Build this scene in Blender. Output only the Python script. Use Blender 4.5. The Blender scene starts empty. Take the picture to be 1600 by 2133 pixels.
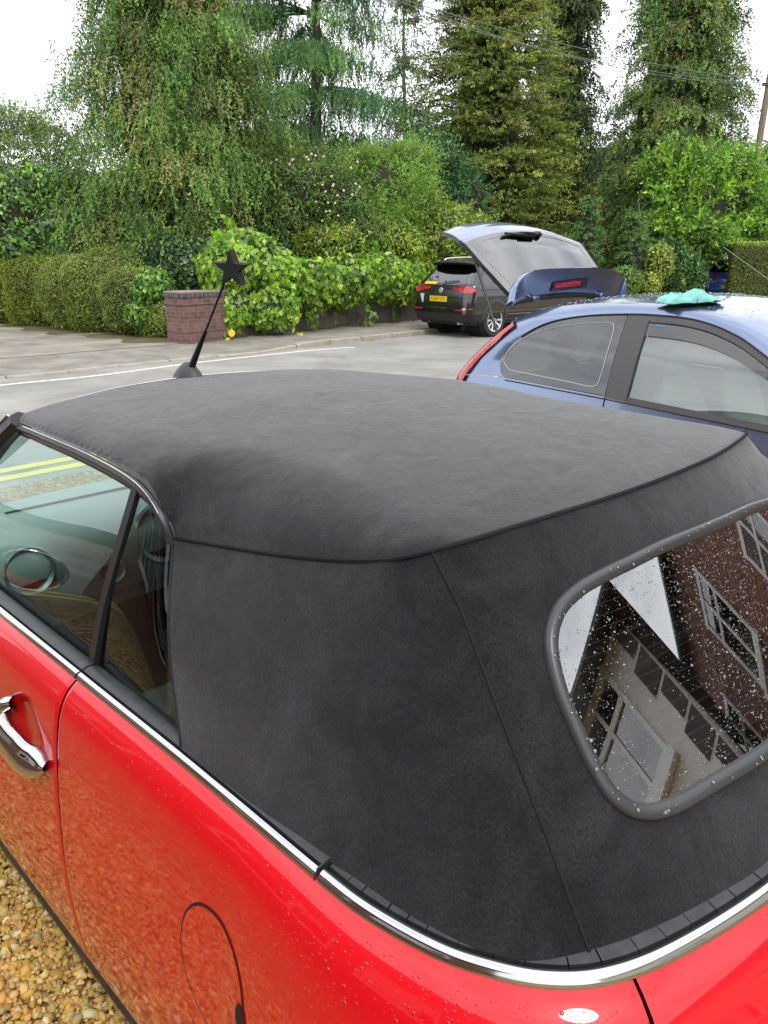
import bpy, bmesh, math, random
import numpy as np
from math import radians, sin, cos, pi, sqrt, atan2, atan
from mathutils import Vector, Matrix

# ------------------------------------------------------------------ camera
CAM_H = 1.75
PITCH = atan((1066.5 - 530) / 1600.0)
scene = bpy.context.scene
cam_d = bpy.data.cameras.new("camera")
cam = bpy.data.objects.new("camera", cam_d)
scene.collection.objects.link(cam)
scene.camera = cam
cam.location = (0, 0, CAM_H)
cam.rotation_euler = (pi / 2 - PITCH, 0, 0)
cam_d.sensor_fit = 'VERTICAL'
cam_d.sensor_height = 36.0
cam_d.lens = 36.0 * 1600.0 / 2133.0
cam_d.clip_start = 0.05
cam_d.clip_end = 600.0

# ------------------------------------------------------------------ world and sun
SUN_EL, SUN_AZ = radians(56), radians(155)      # azimuth clockwise from +Y
world = bpy.data.worlds.new("World")
scene.world = world
world.use_nodes = True
wn = world.node_tree.nodes; wl = world.node_tree.links
wn.clear()
w_out = wn.new('ShaderNodeOutputWorld'); w_bg = wn.new('ShaderNodeBackground')
w_sky = wn.new('ShaderNodeTexSky'); w_sky.sky_type = 'NISHITA'; w_sky.sun_disc = False
w_sky.sun_elevation = SUN_EL; w_sky.sun_rotation = SUN_AZ
w_tc = wn.new('ShaderNodeTexCoord'); w_map = wn.new('ShaderNodeMapping')
w_map.inputs['Scale'].default_value = (1.2, 1.2, 4.5)
w_n = wn.new('ShaderNodeTexNoise'); w_n.inputs['Scale'].default_value = 2.1
w_n.inputs['Detail'].default_value = 6; w_n.inputs['Roughness'].default_value = .55
w_cr = wn.new('ShaderNodeValToRGB')
w_cr.color_ramp.elements[0].position = .33; w_cr.color_ramp.elements[0].color = (11.5, 12.3, 13.8, 1)
w_cr.color_ramp.elements[1].position = .66; w_cr.color_ramp.elements[1].color = (23, 23.2, 23.4, 1)
w_mix = wn.new('ShaderNodeMixRGB'); w_mix.inputs['Fac'].default_value = .94
wl.new(w_tc.outputs['Generated'], w_map.inputs['Vector']); wl.new(w_map.outputs['Vector'], w_n.inputs['Vector'])
wl.new(w_n.outputs['Fac'], w_cr.inputs['Fac']); wl.new(w_sky.outputs['Color'], w_mix.inputs['Color1'])
wl.new(w_cr.outputs['Color'], w_mix.inputs['Color2']); wl.new(w_mix.outputs['Color'], w_bg.inputs['Color'])
w_bg.inputs['Strength'].default_value = .10
wl.new(w_bg.outputs['Background'], w_out.inputs['Surface'])

sun_d = bpy.data.lights.new("sun", 'SUN'); sun = bpy.data.objects.new("sun", sun_d)
scene.collection.objects.link(sun)
sun_d.energy = 1.5; sun_d.angle = radians(14); sun_d.color = (1, .96, .9)
_sd = Vector((sin(SUN_AZ) * cos(SUN_EL), cos(SUN_AZ) * cos(SUN_EL), sin(SUN_EL)))
sun.rotation_euler = _sd.to_track_quat('Z', 'Y').to_euler()
scene.view_settings.view_transform = 'Standard'
scene.view_settings.look = 'None'
scene.view_settings.exposure = 0.12
scene.view_settings.gamma = 1.0
scene.cycles.max_bounces = 8
scene.cycles.transparent_max_bounces = 12
scene.cycles.caustics_reflective = False
scene.cycles.caustics_refractive = False

rng = np.random.default_rng(7)
random.seed(7)
C = scene.collection

# ------------------------------------------------------------------ helpers
CP, SP = cos(PITCH), sin(PITCH)
def at(px, py, y):
    """the place a photo point has when it stands y metres ahead"""
    x = (px - 800) / 1600.; v = (py - 1066.5) / 1600.
    dy = CP - v * SP; dz = -(SP + v * CP); t = y / dy
    return np.array([x * t, y, CAM_H + dz * t])
def gnd(px, py, z=0.):
    x = (px - 800) / 1600.; v = (py - 1066.5) / 1600.
    dy = CP - v * SP; dz = -(SP + v * CP); t = (z - CAM_H) / dz
    return np.array([x * t, dy * t, z])

def tag(o, label=None, cat=None, group=None, kind=None):
    if label: o['label'] = label
    if cat: o['category'] = cat
    if group: o['group'] = group
    if kind: o['kind'] = kind
    return o
def empty(name, loc=(0, 0, 0), rz=0., label=None, cat=None, group=None):
    o = bpy.data.objects.new(name, None); C.objects.link(o)
    o.location = loc; o.rotation_euler = (0, 0, rz); o.empty_display_size = .2
    return tag(o, label, cat, group)

class MB:
    def __init__(s): s.v = []; s.f = []
    def add(s, V, Fs):
        b = len(s.v); s.v.extend([tuple(map(float, p)) for p in V])
        s.f.extend([tuple(b + i for i in f) for f in Fs]); return s
    def grid(s, A, cu=False, cv=False):
        A = np.asarray(A, float); n, m = A.shape[:2]
        F_ = []
        for i in range(n if cu else n - 1):
            for j in range(m if cv else m - 1):
                F_.append((i * m + j, ((i + 1) % n) * m + j, ((i + 1) % n) * m + (j + 1) % m, i * m + (j + 1) % m))
        return s.add(A.reshape(-1, 3), F_)
    def box(s, c, size, M=None, taper=1.):
        c = np.array(c, float); h = np.array(size, float) / 2; V = []
        for z in (-1, 1):
            t = taper if z > 0 else 1.
            for x, y in ((-1, -1), (1, -1), (1, 1), (-1, 1)):
                V.append(c + np.array([x * h[0] * t, y * h[1] * t, z * h[2]]))
        if M is not None: V = [np.array(M @ Vector(p)) for p in V]
        return s.add(V, [(3, 2, 1, 0), (4, 5, 6, 7), (0, 1, 5, 4), (1, 2, 6, 5), (2, 3, 7, 6), (3, 0, 4, 7)])
    def tube(s, P, r, n=8, cap=True, up=None, closed=False):
        P = np.asarray(P, float); k = len(P)
        r = np.broadcast_to(np.asarray(r, float), (k,))
        T = np.gradient(P, axis=0)
        if closed: T = (np.roll(P, -1, 0) - np.roll(P, 1, 0))
        T /= np.linalg.norm(T, axis=1)[:, None] + 1e-12
        u = np.array(up if up is not None else ((0, 0, 1) if abs(T[0][2]) < .9 else (1, 0, 0)), float)
        R = []
        for i in range(k):
            a = u - T[i] * (u @ T[i]); a /= np.linalg.norm(a) + 1e-12; u = a
            b = np.cross(T[i], a)
            R.append([P[i] + r[i] * (cos(2 * pi * j / n) * a + sin(2 * pi * j / n) * b) for j in range(n)])
        b0 = len(s.v); s.grid(np.array(R), cu=closed, cv=True)
        if cap and not closed:
            s.f.append(tuple(b0 + j for j in range(n))[::-1]); s.f.append(tuple(b0 + (k - 1) * n + j for j in range(n)))
        return s
    def sweep(s, P, A, B, sec, cap=True, closed=False):
        """section points (a,b) swept along P with frames A,B"""
        P = np.asarray(P, float); A = np.broadcast_to(np.asarray(A, float), P.shape); B = np.broadcast_to(np.asarray(B, float), P.shape)
        R = np.array([[P[i] + a * A[i] + b * B[i] for a, b in sec] for i in range(len(P))])
        b0 = len(s.v); m = len(sec); s.grid(R, cu=closed, cv=True)
        if cap and not closed:
            s.f.append(tuple(b0 + j for j in range(m))[::-1]); s.f.append(tuple(b0 + (len(P) - 1) * m + j for j in range(m)))
        return s
    def lathe(s, prof, n=24, M=None, cap=True):
        R = np.array([[(r * cos(2 * pi * j / n), r * sin(2 * pi * j / n), z) for j in range(n)] for r, z in prof])
        b0 = len(s.v); k = len(prof)
        if M is not None: R = np.array([[np.array(M @ Vector(p)) for p in row] for row in R])
        s.grid(R, cv=True)
        if cap:
            s.f.append(tuple(b0 + j for j in range(n))[::-1]); s.f.append(tuple(b0 + (k - 1) * n + j for j in range(n)))
        return s
    def prism(s, poly, h0, h1, M=None):
        """outline in XY, from z=h0 to h1"""
        n = len(poly); V = [(x, y, h0) for x, y in poly] + [(x, y, h1) for x, y in poly]
        if M is not None: V = [tuple(M @ Vector(p)) for p in V]
        return s.add(V, [tuple(range(n))[::-1], tuple(range(n, 2 * n))] + [(i, (i + 1) % n, n + (i + 1) % n, n + i) for i in range(n)])
    def ball(s, c, r, n=12, m=8, squash=(1, 1, 1)):
        c = np.array(c, float)
        R = np.array([[c + r * np.array(squash) * np.array([sin(pi * i / m) * cos(2 * pi * j / n), sin(pi * i / m) * sin(2 * pi * j / n), cos(pi * i / m)]) for j in range(n)] for i in range(m + 1)])
        return s.grid(R, cv=True)
    def build(s, name, mat, parent=None, smooth=True, angle=40, recalc=True, bevel=0, thick=0):
        me = bpy.data.meshes.new(name); me.from_pydata(s.v, [], s.f); me.update()
        bm = bmesh.new(); bm.from_mesh(me)
        bmesh.ops.remove_doubles(bm, verts=bm.verts, dist=1e-5)
        bmesh.ops.dissolve_degenerate(bm, edges=bm.edges, dist=1e-6)
        if recalc: bmesh.ops.recalc_face_normals(bm, faces=bm.faces)
        bm.to_mesh(me); bm.free()
        if smooth:
            me.shade_smooth(); me.set_sharp_from_angle(angle=radians(angle))
        me.materials.append(mat)
        o = bpy.data.objects.new(name, me); C.objects.link(o)
        if parent: o.parent = parent
        if thick:
            md = o.modifiers.new('thickness', 'SOLIDIFY'); md.thickness = thick; md.offset = -1
        if bevel:
            md = o.modifiers.new('bevel', 'BEVEL'); md.width = bevel; md.segments = 2; md.limit_method = 'ANGLE'
        return o

def cr(P, n=200, even=True):
    """Catmull-Rom through the points, n samples evenly spaced along the length"""
    P = np.asarray(P, float); Q = np.vstack([2 * P[0] - P[1], P, 2 * P[-1] - P[-2]]); out = []
    for i in range(1, len(Q) - 2):
        p0, p1, p2, p3 = Q[i - 1:i + 3]
        for t in np.linspace(0, 1, 24, endpoint=False):
            out.append(.5 * ((2 * p1) + (-p0 + p2) * t + (2 * p0 - 5 * p1 + 4 * p2 - p3) * t * t + (-p0 + 3 * p1 - 3 * p2 + p3) * t ** 3))
    out.append(P[-1]); out = np.array(out)
    return resamp(out, n) if even else out
def resamp(P, n):
    d = np.r_[0, np.cumsum(np.linalg.norm(np.diff(P, axis=0), axis=1))]
    t = np.linspace(0, d[-1], n)
    return np.stack([np.interp(t, d, P[:, k]) for k in range(P.shape[1])], 1)
def ip(x, tab):
    tab = np.array(tab, float); return np.interp(x, tab[:, 0], tab[:, 1])
def sm(x, tab):
    """smooth interpolation of a table (dense Catmull-Rom then linear)"""
    c = cr(tab, even=False); i = np.argsort(c[:, 0]); return np.interp(x, c[i, 0], c[i, 1])

# ------------------------------------------------------------------ materials
def nd(nt, t, **kw):
    n = nt.nodes.new(t)
    for k, v in kw.items():
        if k in n.inputs: n.inputs[k].default_value = v
        else: setattr(n, k, v)
    return n
def pm(name, col, rough=.5, metal=0., coat=0., ior=1.5, spec=None, var=None, bump=None, sheen=0., coord='Object', attr=None, emit=None, rvar=0., coatr=.03):
    """Principled material; var=(scale, colour2, detail, lo, hi[, stretch]); bump=(scale, strength, distance)"""
    m = bpy.data.materials.new(name); m.use_nodes = True; nt = m.node_tree; L = nt.links
    b = nt.nodes['Principled BSDF']
    b.inputs['Base Color'].default_value = (*col, 1); b.inputs['Roughness'].default_value = rough
    b.inputs['Metallic'].default_value = metal; b.inputs['IOR'].default_value = ior
    b.inputs['Coat Weight'].default_value = coat; b.inputs['Coat Roughness'].default_value = coatr
    if spec is not None: b.inputs['Specular IOR Level'].default_value = spec
    if sheen:
        b.inputs['Sheen Weight'].default_value = sheen; b.inputs['Sheen Roughness'].default_value = .45
        b.inputs['Sheen Tint'].default_value = (.9, .93, 1, 1)
    tc = nd(nt, 'ShaderNodeTexCoord')
    if var:
        mp = nd(nt, 'ShaderNodeMapping'); L.new(tc.outputs[coord], mp.inputs['Vector'])
        if len(var) > 5: mp.inputs['Scale'].default_value = var[5]
        n = nd(nt, 'ShaderNodeTexNoise', Scale=var[0], Detail=var[2], Roughness=.6); L.new(mp.outputs['Vector'], n.inputs['Vector'])
        r = nd(nt, 'ShaderNodeMapRange'); r.inputs['From Min'].default_value = var[3]; r.inputs['From Max'].default_value = var[4]
        L.new(n.outputs['Fac'], r.inputs['Value'])
        mx = nd(nt, 'ShaderNodeMixRGB', Color1=(*col, 1), Color2=(*var[1], 1)); L.new(r.outputs['Result'], mx.inputs['Fac'])
        L.new(mx.outputs['Color'], b.inputs['Base Color'])
        if rvar:
            r2 = nd(nt, 'ShaderNodeMapRange'); r2.inputs['From Min'].default_value = var[3]; r2.inputs['From Max'].default_value = var[4]
            r2.inputs['To Min'].default_value = rough; r2.inputs['To Max'].default_value = rough + rvar
            L.new(n.outputs['Fac'], r2.inputs['Value']); L.new(r2.outputs['Result'], b.inputs['Roughness'])
    if attr:
        a = nd(nt, 'ShaderNodeAttribute', attribute_name=attr); L.new(a.outputs['Color'], b.inputs['Base Color'])
    if bump:
        last = None
        for sc, st, di in (bump if isinstance(bump[0], tuple) else (bump,)):
            n = nd(nt, 'ShaderNodeTexNoise', Scale=sc, Detail=4.); L.new(tc.outputs[coord], n.inputs['Vector'])
            bp = nd(nt, 'ShaderNodeBump', Strength=st, Distance=di); L.new(n.outputs['Fac'], bp.inputs['Height'])
            if last: L.new(last.outputs['Normal'], bp.inputs['Normal'])
            last = bp
        L.new(last.outputs['Normal'], b.inputs['Normal'])
    if emit:
        b.inputs['Emission Color'].default_value = (*emit, 1); b.inputs['Emission Strength'].default_value = 1
    return m
def leafmat(name, rough=.45, trans=.3, spec=.4):
    m = pm(name, (.1, .2, .05), rough, spec=spec, attr='leafcol'); nt = m.node_tree; L = nt.links
    b = nt.nodes['Principled BSDF']; o = nt.nodes['Material Output']; a = [n for n in nt.nodes if n.type == 'ATTRIBUTE'][0]
    t = nd(nt, 'ShaderNodeBsdfTranslucent'); g = nd(nt, 'ShaderNodeMixRGB', blend_type='MULTIPLY', Fac=1., Color2=(1.25, 1.35, .6, 1))
    L.new(a.outputs['Color'], g.inputs['Color1']); L.new(g.outputs['Color'], t.inputs['Color'])
    x = nd(nt, 'ShaderNodeMixShader', Fac=trans); L.new(b.outputs[0], x.inputs[1]); L.new(t.outputs[0], x.inputs[2]); L.new(x.outputs[0], o.inputs['Surface'])
    return m
def glassmat(name, tint=(.6, .75, .7), ior=1.6, rough=0., haze=0., hazecol=(.5, .5, .5), bump=None):
    """window glass: straight-through tinted transparency plus Fresnel reflection"""
    m = bpy.data.materials.new(name); m.use_nodes = True; nt = m.node_tree; L = nt.links
    nt.nodes.remove(nt.nodes['Principled BSDF']); o = nt.nodes['Material Output']
    t = nd(nt, 'ShaderNodeBsdfTransparent', Color=(*tint, 1)); g = nd(nt, 'ShaderNodeBsdfGlossy', Roughness=rough, Color=(1, 1, 1, 1))
    fr = nd(nt, 'ShaderNodeFresnel'); x = nd(nt, 'ShaderNodeMixShader'); ge = nd(nt, 'ShaderNodeNewGeometry')
    mr = nd(nt, 'ShaderNodeMapRange'); mr.inputs['To Min'].default_value = ior; mr.inputs['To Max'].default_value = 1 / ior     # a thin pane reflects alike from both sides
    L.new(ge.outputs['Backfacing'], mr.inputs['Value']); L.new(mr.outputs['Result'], fr.inputs['IOR'])
    L.new(fr.outputs[0], x.inputs[0]); L.new(g.outputs[0], x.inputs[2])
    if haze:
        d = nd(nt, 'ShaderNodeBsdfDiffuse', Color=(*hazecol, 1)); y = nd(nt, 'ShaderNodeMixShader', Fac=haze)
        L.new(t.outputs[0], y.inputs[1]); L.new(d.outputs[0], y.inputs[2]); L.new(y.outputs[0], x.inputs[1])
    else: L.new(t.outputs[0], x.inputs[1])
    if bump:
        tc = nd(nt, 'ShaderNodeTexCoord'); n = nd(nt, 'ShaderNodeTexNoise', Scale=bump[0], Detail=2.); L.new(tc.outputs['Object'], n.inputs['Vector'])
        bp = nd(nt, 'ShaderNodeBump', Strength=bump[1], Distance=bump[2]); L.new(n.outputs['Fac'], bp.inputs['Height'])
        L.new(bp.outputs['Normal'], g.inputs['Normal'])
    L.new(x.outputs[0], o.inputs['Surface']); return m
def brickmat(name, c1, c2, mortar, scale=1., bw=.225, bh=.075, mode='wall', bump=.6):
    m = bpy.data.materials.new(name); m.use_nodes = True; nt = m.node_tree; L = nt.links; b = nt.nodes['Principled BSDF']
    uv = nd(nt, 'ShaderNodeUVMap')
    br = nd(nt, 'ShaderNodeTexBrick', Scale=scale); br.inputs['Color1'].default_value = (*c1, 1); br.inputs['Color2'].default_value = (*c2, 1)
    br.inputs['Mortar'].default_value = (*mortar, 1); br.inputs['Mortar Size'].default_value = .008
    br.inputs['Brick Width'].default_value = bw; br.inputs['Row Height'].default_value = bh; br.inputs['Bias'].default_value = 0
    L.new(uv.outputs[0], br.inputs['Vector'])
    n = nd(nt, 'ShaderNodeTexNoise', Scale=9., Detail=5.); L.new(uv.outputs[0], n.inputs['Vector'])
    mx = nd(nt, 'ShaderNodeMixRGB', blend_type='OVERLAY', Fac=.55); L.new(br.outputs['Color'], mx.inputs['Color1']); L.new(n.outputs['Fac'], mx.inputs['Color2'])
    L.new(mx.outputs[0], b.inputs['Base Color']); b.inputs['Roughness'].default_value = .85
    bp = nd(nt, 'ShaderNodeBump', Strength=bump, Distance=.006); bp.invert = True
    L.new(br.outputs['Fac'], bp.inputs['Height']); L.new(bp.outputs['Normal'], b.inputs['Normal'])
    return m
def boxuv(o):
    """metric box-projected UVs for brickwork"""
    me = o.data; uv = me.uv_layers.new(name='UVMap')
    for p in me.polygons:
        n = p.normal
        h = Vector((-n.y, n.x, 0)); h = h.normalized() if h.length > .2 else Vector((1, 0, 0))
        for li in p.loop_indices:
            co = me.vertices[me.loops[li].vertex_index].co
            uv.data[li].uv = (co.dot(h), co.z) if abs(n.z) < .7 else (co.x, co.y)

M = {}
M['red'] = pm('red_car_paint', (.64, .003, .010), .34, coat=.85, spec=.2)
M['chrome'] = pm('chrome', (.58, .58, .57), .10, metal=1.)
M['rubber'] = pm('black_rubber', (.022, .023, .025), .42, var=(30., (.05, .05, .052), 4., .4, .8), bump=(160., .25, .001))
M['blacktrim'] = pm('black_trim', (.018, .018, .02), .3)
M['satin'] = pm('satin_black', (.012, .012, .013), .45)
M['void'] = pm('shadow_gap', (.006, .004, .004), .8)
M['interior'] = pm('dark_interior', (.022, .03, .03), .6, bump=(300., .2, .001))
M['dash'] = pm('dashboard_plastic', (.27, .33, .32), .5, bump=(400., .3, .0008), var=(3., (.33, .39, .37), 2., .3, .7))
M['ringm'] = pm('silver_ring', (.26, .30, .30), .3, metal=.7)
M['seat'] = pm('seat_leather', (.07, .085, .085), .5, bump=(120., .3, .001))
M['piping'] = pm('seat_piping', (.22, .30, .30), .5)
M['tyre'] = pm('tyre_rubber', (.02, .02, .02), .75)
M['alloy'] = pm('alloy_wheel', (.72, .73, .74), .28, metal=.85)
M['darkalloy'] = pm('dark_alloy', (.03, .03, .032), .35, metal=.5)
M['lampred'] = pm('red_lamp', (.36, .006, .014), .12, coat=1., var=(26., (.55, .03, .05), 2., .45, .6, (1, 1, 3)))
M['lampclear'] = pm('clear_lamp', (.6, .62, .65), .1, coat=1.)
M['blue'] = pm('blue_metallic_paint', (.16, .21, .335), .27, metal=.85, coat=1., var=(900., (.23, .285, .42), 1., .4, .7))
M['blue2'] = pm('bright_blue_paint', (.03, .11, .48), .35, metal=.2, coat=1.)
M['black'] = pm('black_metallic_paint', (.010, .010, .013), .25, coat=1.)
M['grey_plastic'] = pm('grey_plastic_frame', (.07, .07, .073), .55, bump=(300., .2, .001))
M['plate'] = pm('yellow_plate', (.80, .50, .01), .4)
M['ink'] = pm('black_ink', (.01, .01, .01), .5)
M['white'] = pm('white_paint', (.75, .75, .73), .6)
M['screenblue'] = pm('blue_print', (.10, .42, .75), .5)
M['cloth'] = pm('teal_microfibre', (.19, .52, .47), .95, sheen=.2, bump=(260., .8, .004), var=(12., (.26, .60, .54), 3., .35, .7))
M['leaf'] = leafmat('soft_leaf'); M['gloss'] = leafmat('glossy_leaf', .32, .28, .5); M['needle'] = leafmat('conifer_spray', .6, .18, .25)
M['bark'] = pm('bark', (.10, .085, .07), .9, var=(6., (.17, .15, .125), 5., .35, .7, (1, 1, .2)), bump=(14., .8, .02))
M['darkcore'] = pm('dark_crown_core', (.022, .026, .014), .95)  # near-black colour standing in for the shade inside crowns and hedges
M['glass_car'] = glassmat('green_tinted_glass', (.64, .79, .74), 1.50)
M['glass_screen'] = glassmat('windscreen_glass', (.78, .90, .86), 1.35)
M['glass_rear'] = glassmat('rear_glass', (.48, .50, .50), 3.4)
M['glass_dark'] = glassmat('privacy_glass', (.04, .045, .05), 2.1)
M['glass_civic'] = glassmat('green_side_glass', (.66, .80, .76), 2.2, haze=.20, hazecol=(.42, .52, .49))  # pale green diffuse mixed in as the bright sky haze on the pane
M['deflector'] = glassmat('smoked_acrylic', (.16, .155, .165), 1.6, haze=.35, hazecol=(.20, .19, .21))
M['drop'] = pm('water_drop', (1, 1, 1), .0, ior=1.33)
M['drop'].node_tree.nodes['Principled BSDF'].inputs['Transmission Weight'].default_value = 1.
# fabric of the soft top
def fabricmat():
    m = pm('black_canvas', (.016, .0165, .018), .92, spec=.15, sheen=.80)
    nt = m.node_tree; L = nt.links; b = nt.nodes['Principled BSDF']
    tc = nd(nt, 'ShaderNodeTexCoord')
    n1 = nd(nt, 'ShaderNodeTexNoise', Scale=6., Detail=9., Roughness=.70, Distortion=.9)
    n2 = nd(nt, 'ShaderNodeTexNoise', Scale=300., Detail=4.)
    n3 = nd(nt, 'ShaderNodeTexNoise', Scale=1.1, Detail=3.)
    for n in (n1, n2, n3): L.new(tc.outputs['Object'], n.inputs['Vector'])
    r = nd(nt, 'ShaderNodeValToRGB'); r.color_ramp.elements[0].position = .38; r.color_ramp.elements[0].color = (.0065, .007, .008, 1)
    r.color_ramp.elements[1].position = .66; r.color_ramp.elements[1].color = (.019, .0195, .022, 1)
    L.new(n1.outputs['Fac'], r.inputs['Fac'])
    r2 = nd(nt, 'ShaderNodeMapRange'); r2.inputs['From Min'].default_value = .35; r2.inputs['From Max'].default_value = .7; r2.inputs['To Min'].default_value = .62; r2.inputs['To Max'].default_value = 1.6
    L.new(n2.outputs['Fac'], r2.inputs['Value'])
    mu = nd(nt, 'ShaderNodeVectorMath', operation='SCALE'); L.new(r.outputs['Color'], mu.inputs[0]); L.new(r2.outputs['Result'], mu.inputs['Scale'])
    L.new(mu.outputs[0], b.inputs['Base Color'])
    b1 = nd(nt, 'ShaderNodeBump', Strength=.5, Distance=.0010); L.new(n2.outputs['Fac'], b1.inputs['Height'])
    n4 = nd(nt, 'ShaderNodeTexNoise', Scale=11., Detail=10., Roughness=.78, Distortion=2.6); L.new(tc.outputs['Object'], n4.inputs['Vector'])
    r4 = nd(nt, 'ShaderNodeMapRange'); r4.inputs['From Min'].default_value = .38; r4.inputs['From Max'].default_value = .66; r4.inputs['To Min'].default_value = .42; r4.inputs['To Max'].default_value = .60
    L.new(n4.outputs['Fac'], r4.inputs['Value']); L.new(r4.outputs['Result'], b.inputs['Sheen Weight']); b.inputs['Sheen Tint'].default_value = (1, .99, .98, 1)
    b2 = nd(nt, 'ShaderNodeBump', Strength=.30, Distance=.006); L.new(n1.outputs['Fac'], b2.inputs['Height']); L.new(b1.outputs['Normal'], b2.inputs['Normal'])
    L.new(b2.outputs['Normal'], b.inputs['Normal'])
    return m
M['fabric'] = fabricmat(); M['seam'] = pm('seam_cord', (.016, .016, .018), .9, spec=.2)

#=====GEO
# ------------------------------------------------------------------ convertible: shape functions (x forward, y left, z up)
belt_pts = [(3.66, 0), (3.64, .3), (3.52, .55), (3.25, .70), (2.9, .745), (2.5, .762), (2.1, .763), (1.81, .76), (1.39, .755), (1.03, .749),
            (.85, .748), (.65, .748), (.56, .744), (.467, .726), (.41, .704), (.349, .667), (.299, .61), (.258, .515), (.215, .347), (.192, .17), (.186, 0)]
BELT = cr(belt_pts, 900)
_t = np.gradient(BELT, axis=0); _t /= np.linalg.norm(_t, axis=1)[:, None]
BN = np.stack([_t[:, 1], -_t[:, 0]], 1) * 1.0
if BN[len(BN) // 2][1] < 0: BN = -BN
BQ = np.r_[0, np.cumsum(np.linalg.norm(np.diff(BELT, axis=0), axis=1))]
QMAX = BQ[-1]
def q_at_u(u):        # on the left flank and rear corner
    i = np.argmin(np.abs(BELT[300:, 0] - u)) + 300
    return BQ[i]
def bpt(q):
    """belt point and outward normal at q; past the rear centre it mirrors"""
    q = np.asarray(q, float); mir = q > QMAX; qq = np.where(mir, 2 * QMAX - q, q)
    u = np.interp(qq, BQ, BELT[:, 0]); w = np.interp(qq, BQ, BELT[:, 1]); nu = np.interp(qq, BQ, BN[:, 0]); nw = np.interp(qq, BQ, BN[:, 1])
    s = np.where(mir, -1., 1.)
    return u, w * s, nu, nw * s
def zb(u): return ip(u, [(0, .955), (2.2, .955), (2.45, .925), (2.7, .86), (3.0, .78), (3.3, .69), (3.7, .56)])
OFF = [(0, 0), (.010, .016), (.024, .032), (.05, .048), (.09, .060), (.15, .070), (.24, .079), (.33, .085), (.43, .088), (.55, .083), (.65, .072), (.73, .055), (.80, .03)]
def off(d): return sm(d, OFF)
def rearx(u): return ip(u, [(.1, .13), (.45, .05), (.8, 0), (3.2, 0), (3.6, .06)])
def body(q, d, out=0.):
    """point of the painted body: q along the belt, d below it"""
    u, w, nu, nw = bpt(q); o = off(d) + out + rearx(u) * np.clip(d / .35, 0, 1) ** .8 * np.where(d > .55, 1 - (d - .55) * .8, 1)
    return np.stack([u + nu * o, w + nw * o, zb(u) - d], -1)
SEAM = cr([(1.231, .609, 1.250), (1.113, .590, 1.262), (.985, .578, 1.280), (.872, .568, 1.300), (.790, .561, 1.318), (.727, .554, 1.335), (.687, .546, 1.350), (.659, .526, 1.361),
           (.638, .500, 1.369), (.622, .469, 1.375), (.596, .368, 1.383), (.573, .242, 1.388), (.559, .124, 1.391), (.555, 0, 1.392)], 120)
RAIL = cr([(2.11, .555, 1.33), (1.89, .573, 1.34), (1.63, .588, 1.346), (1.43, .603, 1.346), (1.32, .612, 1.337), (1.262, .616, 1.315), (1.235, .615, 1.285), (1.231, .609, 1.25)], 80)
HEAD = cr([(2.11, .555, 1.33), (2.135, .45, 1.352), (2.16, .25, 1.372), (2.17, 0, 1.38)], 60)
def mir(P): Q = np.array(P, float)[::-1].copy(); Q[:, 1] *= -1; return Q
def full(P): return np.vstack([P, mir(P)[1:]])
def zcrown(u, w):
    return ip(u, [(.5, 1.388), (.7, 1.400), (1., 1.412), (1.5, 1.418), (1.9, 1.402), (2.2, 1.384)]) - .028 * (np.abs(w) / .55) ** 2.2
_bnd = np.vstack([RAIL, SEAM]); _bndR = _bnd * np.array([1, -1, 1]); BND = np.vstack([_bnd, _bndR, HEAD, HEAD * np.array([1, -1, 1])])
def roofz(u, w):
    """height of the canvas top: crown that rolls over near its edge"""
    sh = u.shape; u = u.ravel(); w = w.ravel()
    D = np.sqrt((u[:, None] - BND[None, :, 0]) ** 2 + (w[:, None] - BND[None, :, 1]) ** 2)
    wt = 1 / (D + .004) ** 3; db = (wt * BND[None, :, 2]).sum(1) / wt.sum(1)
    zc = zcrown(u, w); zcb = (wt * zcrown(BND[:, 0], BND[:, 1])[None]).sum(1) / wt.sum(1)
    drop = zcb - db; R = .07 + 1.15 * np.clip(drop, 0, .2); x = np.clip(D.min(1) / R, 0, 1)
    g = 1 - np.sqrt(np.clip(1 - (1 - x) ** 2, 0, 1))
    return (zc - drop * g).reshape(sh)
# lower canvas: between the seam (top) and the belt (bottom)
LOWB = cr([(1.02, .743, .963), (.93, .742, .963), (.79, .739, .963), (.654, .731, .963), (.61, .726, .963), (.526, .719, .963), (.444, .703, .963), (.396, .683, .963), (.362, .657, .963), (.329, .608, .963), (.302, .552, .963), (.277, .487, .963), (.252, .40, .963), (.23, .30, .963), (.215, .15, .963), (.21, 0, .963)], 240)
LT = cr([tuple(SEAM[0])] + [tuple(p) for p in SEAM[8::8]] + [tuple(SEAM[-1])], 240)
# matching: fraction of the way round for top and bottom
MATCH = [(0, 0), (.40, .33), (.58, .545), (.78, .76), (1, 1)]     # bottom fraction -> top fraction
def low(a, v, bulge=.016):
    """a 0..1 from the window edge to the rear centre, v 0 top..1 bottom"""
    a = np.asarray(a, float); v = np.asarray(v, float)
    m = np.where(a > 1, 2 - a, a); sg = np.where(a > 1, -1., 1.)
    tt = sm(m, MATCH)
    T = np.stack([np.interp(tt, np.linspace(0, 1, 240), LT[:, k]) for k in range(3)], -1)
    B = np.stack([np.interp(m, np.linspace(0, 1, 240), LOWB[:, k]) for k in range(3)], -1)
    P = T + (B - T) * v[..., None]
    ang = ip(m, [(0, 90), (.4, 75), (.65, 40), (1, 0)]) * pi / 180
    n = np.stack([-np.cos(ang) * .75, np.sin(ang) * .9, np.full_like(ang, .5)], -1)
    P = P + n * (bulge * np.sin(pi * v) ** 1.5)[..., None]
    P[..., 1] *= sg
    return P
#=====ENDGEO

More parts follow.
